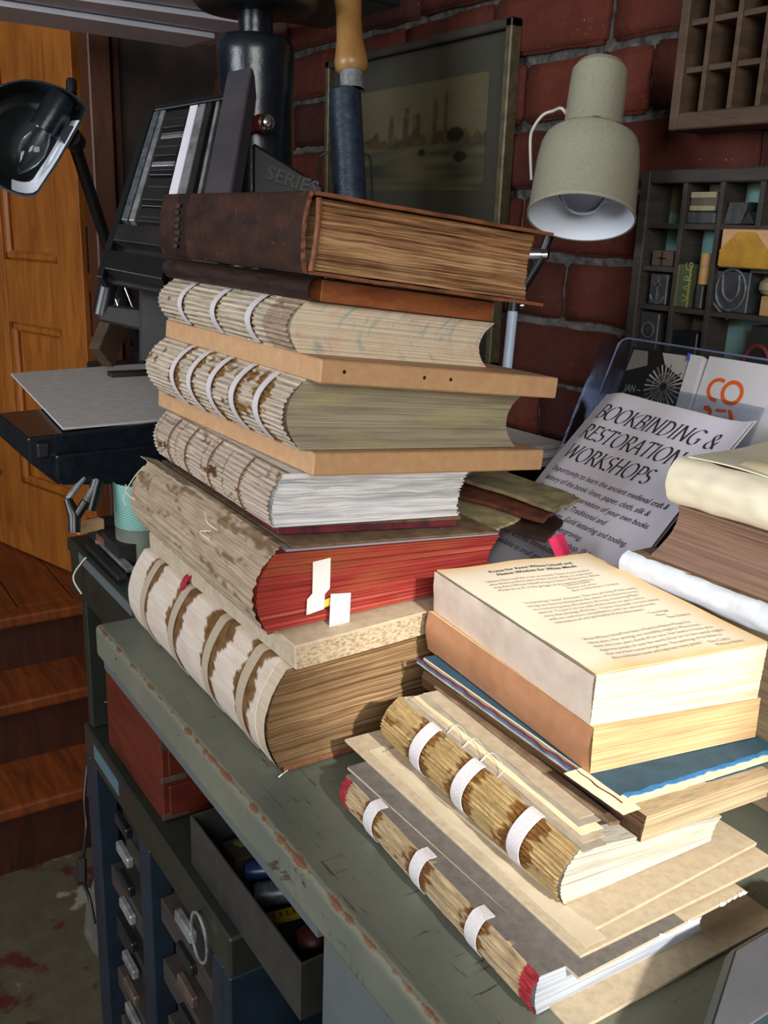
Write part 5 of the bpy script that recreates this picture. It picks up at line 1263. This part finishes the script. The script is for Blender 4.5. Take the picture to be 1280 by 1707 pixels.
def spinebook(name, label, x0, x1, y0, y1, z0, z1, smat, bulge, rgh=.001, seed=0):
    """book lying with its rounded back to the front"""
    b = thing(name, label, 'book', ((x0+x1)/2, (y0+y1)/2, z0))
    def fn(u, v):
        a = lerp(-1, 1, v); w = .5+.5*math.sin(a*math.pi/2)
        y = y0+bulge*(1-math.cos(a*math.pi/2))
        return V((lerp(x0, x1, u), y+rgh*ns(u*14, v*6, seed), lerp(z0, z1, w)+rgh*ns(u*9, v*4, seed+3)))
    grid('spine', fn, 60, 20, smat, b, thick=.0012)
    box('text_block', (x0+.003, y0+bulge*.6, z0+.002), (x1-.003, y1, z1-.002), 'pages_straw', b)
    return b
bd_ = blockbook('stacked_book', 'lowest straw-coloured book of the right-hand pile, behind the printed paperback', -.508, -.24, RY, .76, .9005, 1.046, 'pages_straw', 31, .004)
bc_ = spinebook('stacked_book', 'thin book with white linen-covered spine in the right-hand pile', -.532, -.25, RY-.016, .75, 1.047, 1.068, 'mull_white', .009, .0012, 3)
grid('torn_lining', lambda u, v: V((-.528+.27*u, RY-.008+.03*v+.004*ns(u*20, v*3), 1.0687+.0006*ns(u*8, v*4))), 40, 4, 'old_board', bc_, thick=.0005)
bb_ = blockbook('stacked_book', 'thick book with umber page edges below the vellum-covered book', -.512, -.24, RY-.002, .76, 1.0695, 1.120, 'pages_umber', 32, .012, flare=.022)
ba_ = spinebook('vellum_book', 'book wrapped in creamy wrinkled vellum on top of the right-hand pile', -.498, -.24, RY-.010, .77, 1.121, 1.158, 'vellum', .017, .0022, 7)
grid('cover', lambda u, v: V((-.492+.25*u, RY+.006+.15*v, 1.159+.003*ns(u*3, v*2)+.002*v)), 20, 14, 'vellum', ba_, thick=.0012)
grid('torn_flap', lambda u, v: V((-.45+.055*u, RY+.012+.018*v*(1-.5*u), 1.1605+.007*math.sin(v*1.6)*(.4+.6*u))), 10, 6, 'paper_cream', ba_, thick=.0006)
# navy book and grey metal box at the right edge
nb_ = thing('navy_book', 'navy cloth book at the right edge beside the grey boards', 'book', (-.12, .62, .9005))
box('cover', (-.215, .556, .9005), (-.02, .70, .905), 'navy_cloth', nb_, .001); box('cover', (-.215, .556, .939), (-.02, .70, .944), 'navy_cloth', nb_, .001)
box('text_block', (-.212, .562, .905), (-.022, .697, .939), 'pages_blue_white', nb_); box('spine', (-.217, .553, .9005), (-.02, .558, .944), 'navy_cloth', nb_, .002)
gA = [at_z(1213, 1579, .935), at_z(1168, 1716, .935), at_z(1400, 1470, .935)]
e1_, e2_ = gA[1]-gA[0], gA[2]-gA[0]
gb = thing('metal_box', 'grey metal box with dark teal rim at the lower right corner', 'box', V((gA[0].x, gA[0].y, .9005)))
def gpt(a, b, z): p = gA[0]+e1_*a+e2_*b; return V((p.x, p.y, z))
hexa('box_body', [gpt(a, b, z) for a in (0, 1.4) for b in (0, 1) for z in (.9005, .935)], 'teal_metal', gb, .004)
hexa('box_lid', [gpt(a, b, z) for a in (.16, 1.4) for b in (.10, 1) for z in (.935, .9365)], 'grey_metal', gb, .0006)

# ------------------------------------------------------------------ loose covers behind the tall pile
sb = [('stacked_box', 'dark lower box hidden behind the tall pile of books', .9005, .985), ('stacked_box', 'dark upper box hidden behind the tall pile of books', .9855, 1.043)]
for nm, lb, z0_, z1_ in sb: tag(box(nm, (-1.0, .60, z0_), (-.83, .745, z1_), 'case_dark', None, .002), lb, 'box')
def loose(name, label, pxs, z, th, mat, cat='leather cover', warp=.003):
    P4 = [at_z(*p, z) for p in pxs]
    def fn(u, v):
        p = lerp(lerp(P4[0], P4[1], u), lerp(P4[3], P4[2], u), v)
        e_ = .0025*ns(u*11, v*11, z*50)*(u in (0, 1) or v in (0, 1))
        return p+V((e_, e_*.6, warp*ns(u*3, v*3, z*9)))
    return tag(grid(name, fn, 18, 12, mat, None, thick=th), label, cat)
loose('leather_cover', 'mottled olive leather cover sticking out highest behind the tall pile', [(715, 785), (926, 853), (966, 835), (775, 768)], 1.066, .004, 'olive_leather')
loose('leather_cover', 'red-brown leather cover under the mottled olive one', [(690, 810), (905, 870), (945, 840), (760, 775)], 1.0585, .004, 'red_brown_leather')
loose('leather_cover', 'pale grey-olive leather cover sticking out lowest above the red-edged book', [(690, 830), (826, 884), (868, 866), (735, 800)], 1.052, .003, 'olive_leather')
loose('leather_cover', 'dark worn leather cover with rounded end beside the pink note', [(740, 850), (908, 905), (940, 872), (800, 800)], 1.0475, .003, 'dark_leather', warp=.001)
np_ = at_z(920, 895, 1.047)
grid('sticky_note', lambda u, v: at_d(lerp(913, 938, u)+14*v, lerp(897, 888, u)+38*v*.9, (np_-CAM).dot(CF)-.002*v), 4, 5, 'sticky_pink', None, thick=.0004)
tag(bpy.data.objects['sticky_note'], 'bright pink sticky note hanging from the dark leather cover', 'sticky note')
pbx = box('shelf_box', (-1.16, .775, .9105), (-.99, .905, 1.038), 'case_dark', None, .003); tag(pbx, 'dark low box against the brick wall behind the tall pile', 'box')
for i in range(3):
    z = 1.039+.0075*i
    tag(box('paper_pad', (-1.17+.01*i, .76+.008*i, z), (-.885-.012*i, .90-.005*i, z+.0065), ['grey_card', 'paper_stack', 'grey_card'][i], None, .0006, rot=.05*(i-1)), ['lowest grey pad of papers on the box by the wall', 'middle white pad of papers on the box by the wall', 'upper grey pad of papers on the box by the wall'][i], 'paper', 'papers by the wall')

# ------------------------------------------------------------------ under the bench: low type cabinet, drawer box, tool tray
KY = .327
kx0, kx1 = -1.27, at_y(383, 1612, KY).x
cab = thing('type_cabinet', 'low dark steel type cabinet with blue posts under the bench', 'cabinet', ((kx0+kx1)/2, .6, 0))
box('cabinet_top', (kx0, KY, KZ-.05), (kx1, .84, KZ), 'olive_steel', cab, .003)
box('blue_patch', (kx0+.05, KY-.0008, KZ-.034), (kx0+.16, KY, KZ-.012), flat('label_blue', sr(70, 100, 110), .6), cab)
box('end_panel', (kx1-.02, KY, 0), (kx1, .84, KZ-.05), 'blue_steel', cab, .002); box('end_panel', (kx0, KY, 0), (kx0+.02, .84, KZ-.05), 'blue_steel', cab, .002)
xm = at_y(240, 1440, KY).x
box('post', (xm-.02, KY, 0), (xm+.02, KY+.03, KZ-.05), 'blue_steel', cab, .002); box('post', (kx0+.02, KY, 0), (kx0+.05, KY+.03, KZ-.05), 'blue_steel', cab, .002); box('post', (kx1-.05, KY, 0), (kx1-.02, KY+.03, KZ-.05), 'blue_steel', cab, .002)
box('back_panel', (kx0+.02, .81, 0), (kx1-.02, .83, KZ-.05), 'iron_dull', cab)
rnd = random.Random(9)
for a0, a1 in ((kx0+.052, xm-.022), (xm+.022, kx1-.052)):
    for k in range(11):
        z = .04+.047*k
        d_ = box('drawer', (a0, KY+.012+rnd.uniform(0, .03), z), (a1, .80, z+.034), rnd.choice(('case_dark', 'iron_dull', 'case_dark')), cab, .001)
        hy = V(d_.location)
        box('drawer_pull', ((a0+a1)/2-.025, KY+.004, z+.008), ((a0+a1)/2+.025, KY+.014, z+.024), rnd.choice(('iron_black', 'brass_dull', 'steel')), d_, .002)
# wooden drawer box
bx0 = at_y(270, 1300, .34).x
wb_ = thing('drawer_box', 'red-brown wooden box with metal corner straps under the bench', 'box', (bx0-.15, .45, KZ+.0005))
box('box_body', (bx0-.215, .34, KZ+.0005), (bx0, .62, KZ+.21), 'cedar', wb_, .002)
for z in (KZ+.004, KZ+.055, KZ+.10): 
    box('corner_strap', (bx0-.0005, .3388, z), (bx0+.0012, .372, z+.008), 'brass_dull', wb_, .0005); 
box('drawer_front', (bx0, .348, KZ+.01), (bx0+.004, .61, KZ+.05), 'cedar', wb_, .001); box('drawer_front', (bx0, .348, KZ+.066), (bx0+.004, .61, KZ+.10), 'cedar', wb_, .001)
slab('wood_offcut', 'pale wood offcut beside the red-brown wooden box', 'wood strip', at_y(166, 1150, .36)-V((0, 0, .0)), at_y(184, 1170, .36), .02, .014, 'mdf')
box('offcut_pile', (-1.238, .365, KZ+.0005), (bx0-.222, .42, at_y(175, 1162, .36).z-.012), 'olive_steel', None, .002); tag(bpy.data.objects['offcut_pile'], 'dark green tin behind the red-brown wooden box', 'tin')
# tray of tools
tz = .685; ta, tn = at_z(312, 1360, tz), at_z(507, 1606, tz)
ty0 = (ta.y+tn.y)/2; tx0, tx1 = ta.x, tn.x
tr_ = thing('tool_tray', 'dark grey metal tray of tools pulled out under the bench', 'tray', ((tx0+tx1)/2, .45, KZ))
TY1 = .62
for lo, hi, nm in (((tx0, ty0, KZ+.0005), (tx1, ty0+.003, tz), 'tray_side'), ((tx0, TY1-.003, KZ+.0005), (tx1, TY1, tz), 'tray_side'), ((tx0, ty0+.003, KZ+.0005), (tx0+.003, TY1-.003, tz), 'tray_end'),
                   ((tx1-.003, ty0+.003, KZ+.0005), (tx1, TY1-.003, tz), 'tray_end'), ((tx0+.003, ty0+.003, KZ+.0005), (tx1-.003, TY1-.003, KZ+.004), 'tray_floor')):
    box(nm, lo, hi, plain('tray_steel', sr(54, 54, 51), sr(40, 40, 38), .45, .1, sc=20) if 'tray_steel' not in MATS else 'tray_steel', tr_, .0006)
tube('ring_pull', [V((lerp(tx0, tx1, .25)+.022*math.cos(a), KY-.006, KZ-.045+.03*math.sin(a))) for a in [6.2832*k/24 for k in range(25)]], .0018, 'steel', cab, n=6)
zt0 = KZ+.005
def tool(name, label, cat, px, L_, prof, mat, yaw=1.2, h_=.012):
    p = at_z(*px, zt0+h_)
    d_ = V((math.cos(yaw), math.sin(yaw), 0))
    return tag(lathe(name, V((p.x, p.y, zt0+h_))-d_*.012, d_, prof, mat, None, 20), label, cat)
plain('plastic_green', sr(96, 108, 40), sr(70, 80, 30), .25, sc=10); plain('plastic_blue', sr(40, 70, 120), sr(28, 50, 96), .3, sc=10)
gr = lambda L_, r_: [(0, 0), (r_*.8, .001), (r_, .008), (r_*.92, L_*.5), (r_, L_-.008), (r_*.7, L_-.001), (0, L_)]
tool('screwdriver_handle', 'clear green-handled tool in the metal tray', 'tool', (405, 1417), .10, gr(.10, .014), 'plastic_green', h_=.014)
tool('screwdriver_handle', 'blue-handled tool in the metal tray', 'tool', (424, 1452), .09, gr(.09, .012), 'plastic_blue', h_=.012)
tool('grey_roller', 'dark grey roller handle in the metal tray', 'tool', (440, 1490), .11, gr(.11, .013), 'lead', h_=.013)
tool('wooden_handled_tool', 'orange wooden-handled tool at the near end of the metal tray', 'tool', (512, 1572), .05, [(0, 0), (.012, .001), (.018, .012), (.018, .026), (.011, .04), (.013, .05), (0, .051)], 'cedar', h_=.018)
p0, p1 = at_z(447, 1537, zt0+.012), at_z(522, 1518, zt0+.012)
fr = slab('folding_rule', 'yellow folding ruler lying across the metal tray', 'ruler', p0, p1+(p1-p0)*.6, .014, .006, flat('rule_yellow', sr(150, 124, 30), .6), bevel=.0005)
for k in range(10):
    q = lerp(p0, p1+(p1-p0)*.6, .08+.09*k); d_ = (p1-p0).normalized(); s_ = V((-d_.y, d_.x, 0))
    mk('tick', [q+V((0, 0, .0062))+d_*(a*.0007)+s_*(b*.004) for a, b in ((-1, -1), (1, -1), (1, 1), (-1, 1))], [(0, 1, 2, 3)], 'ink', fr)
tag(box('tray_insert', (tx0+.02, ty0+.03, KZ+.0042), (tx0+.055, TY1-.02, KZ+.03), 'case_dark'), 'dark wooden block at the far end of the metal tray', 'block')
# cable with adaptor and rag on the floor beside the cabinet
ca = thing('power_adaptor', 'black power adaptor hanging on a cable beside the low cabinet', 'adaptor', at_y(137, 1450, .318))
hexa('adaptor', [at_d(x_, y_, d_) for x_ in (127, 145) for d_ in (1.62, 1.66) for y_ in (1474, 1428)], 'print_black', ca, .004)
tube('cable', spline([at_d(139, 1428, 1.64), at_d(144, 1375, 1.64), at_d(141, 1330, 1.66), at_d(147, 1262, 1.68)]), .003, 'print_black', ca); tube('cable', spline([at_d(140, 1473, 1.64), at_d(150, 1500, 1.64), at_d(158, 1540, 1.62)]), .003, 'print_black', ca)
rg = at_z(150, 1600, 0)
plain('rag_grey', sr(96, 94, 84), sr(74, 72, 64), .9, sc=30, bump=.4)
tag(lathe('grey_sack', V((rg.x-.02, rg.y+.06, .0005)), (0, 0, 1), [(0, 0), (.05, 0), (.062, .04), (.055, .10), (.035, .16), (.02, .20), (0, .205)], 'rag_grey', None, 24, sx=1.0, sy=.8), 'slumped grey cloth sack on the floor by the cabinet', 'sack')
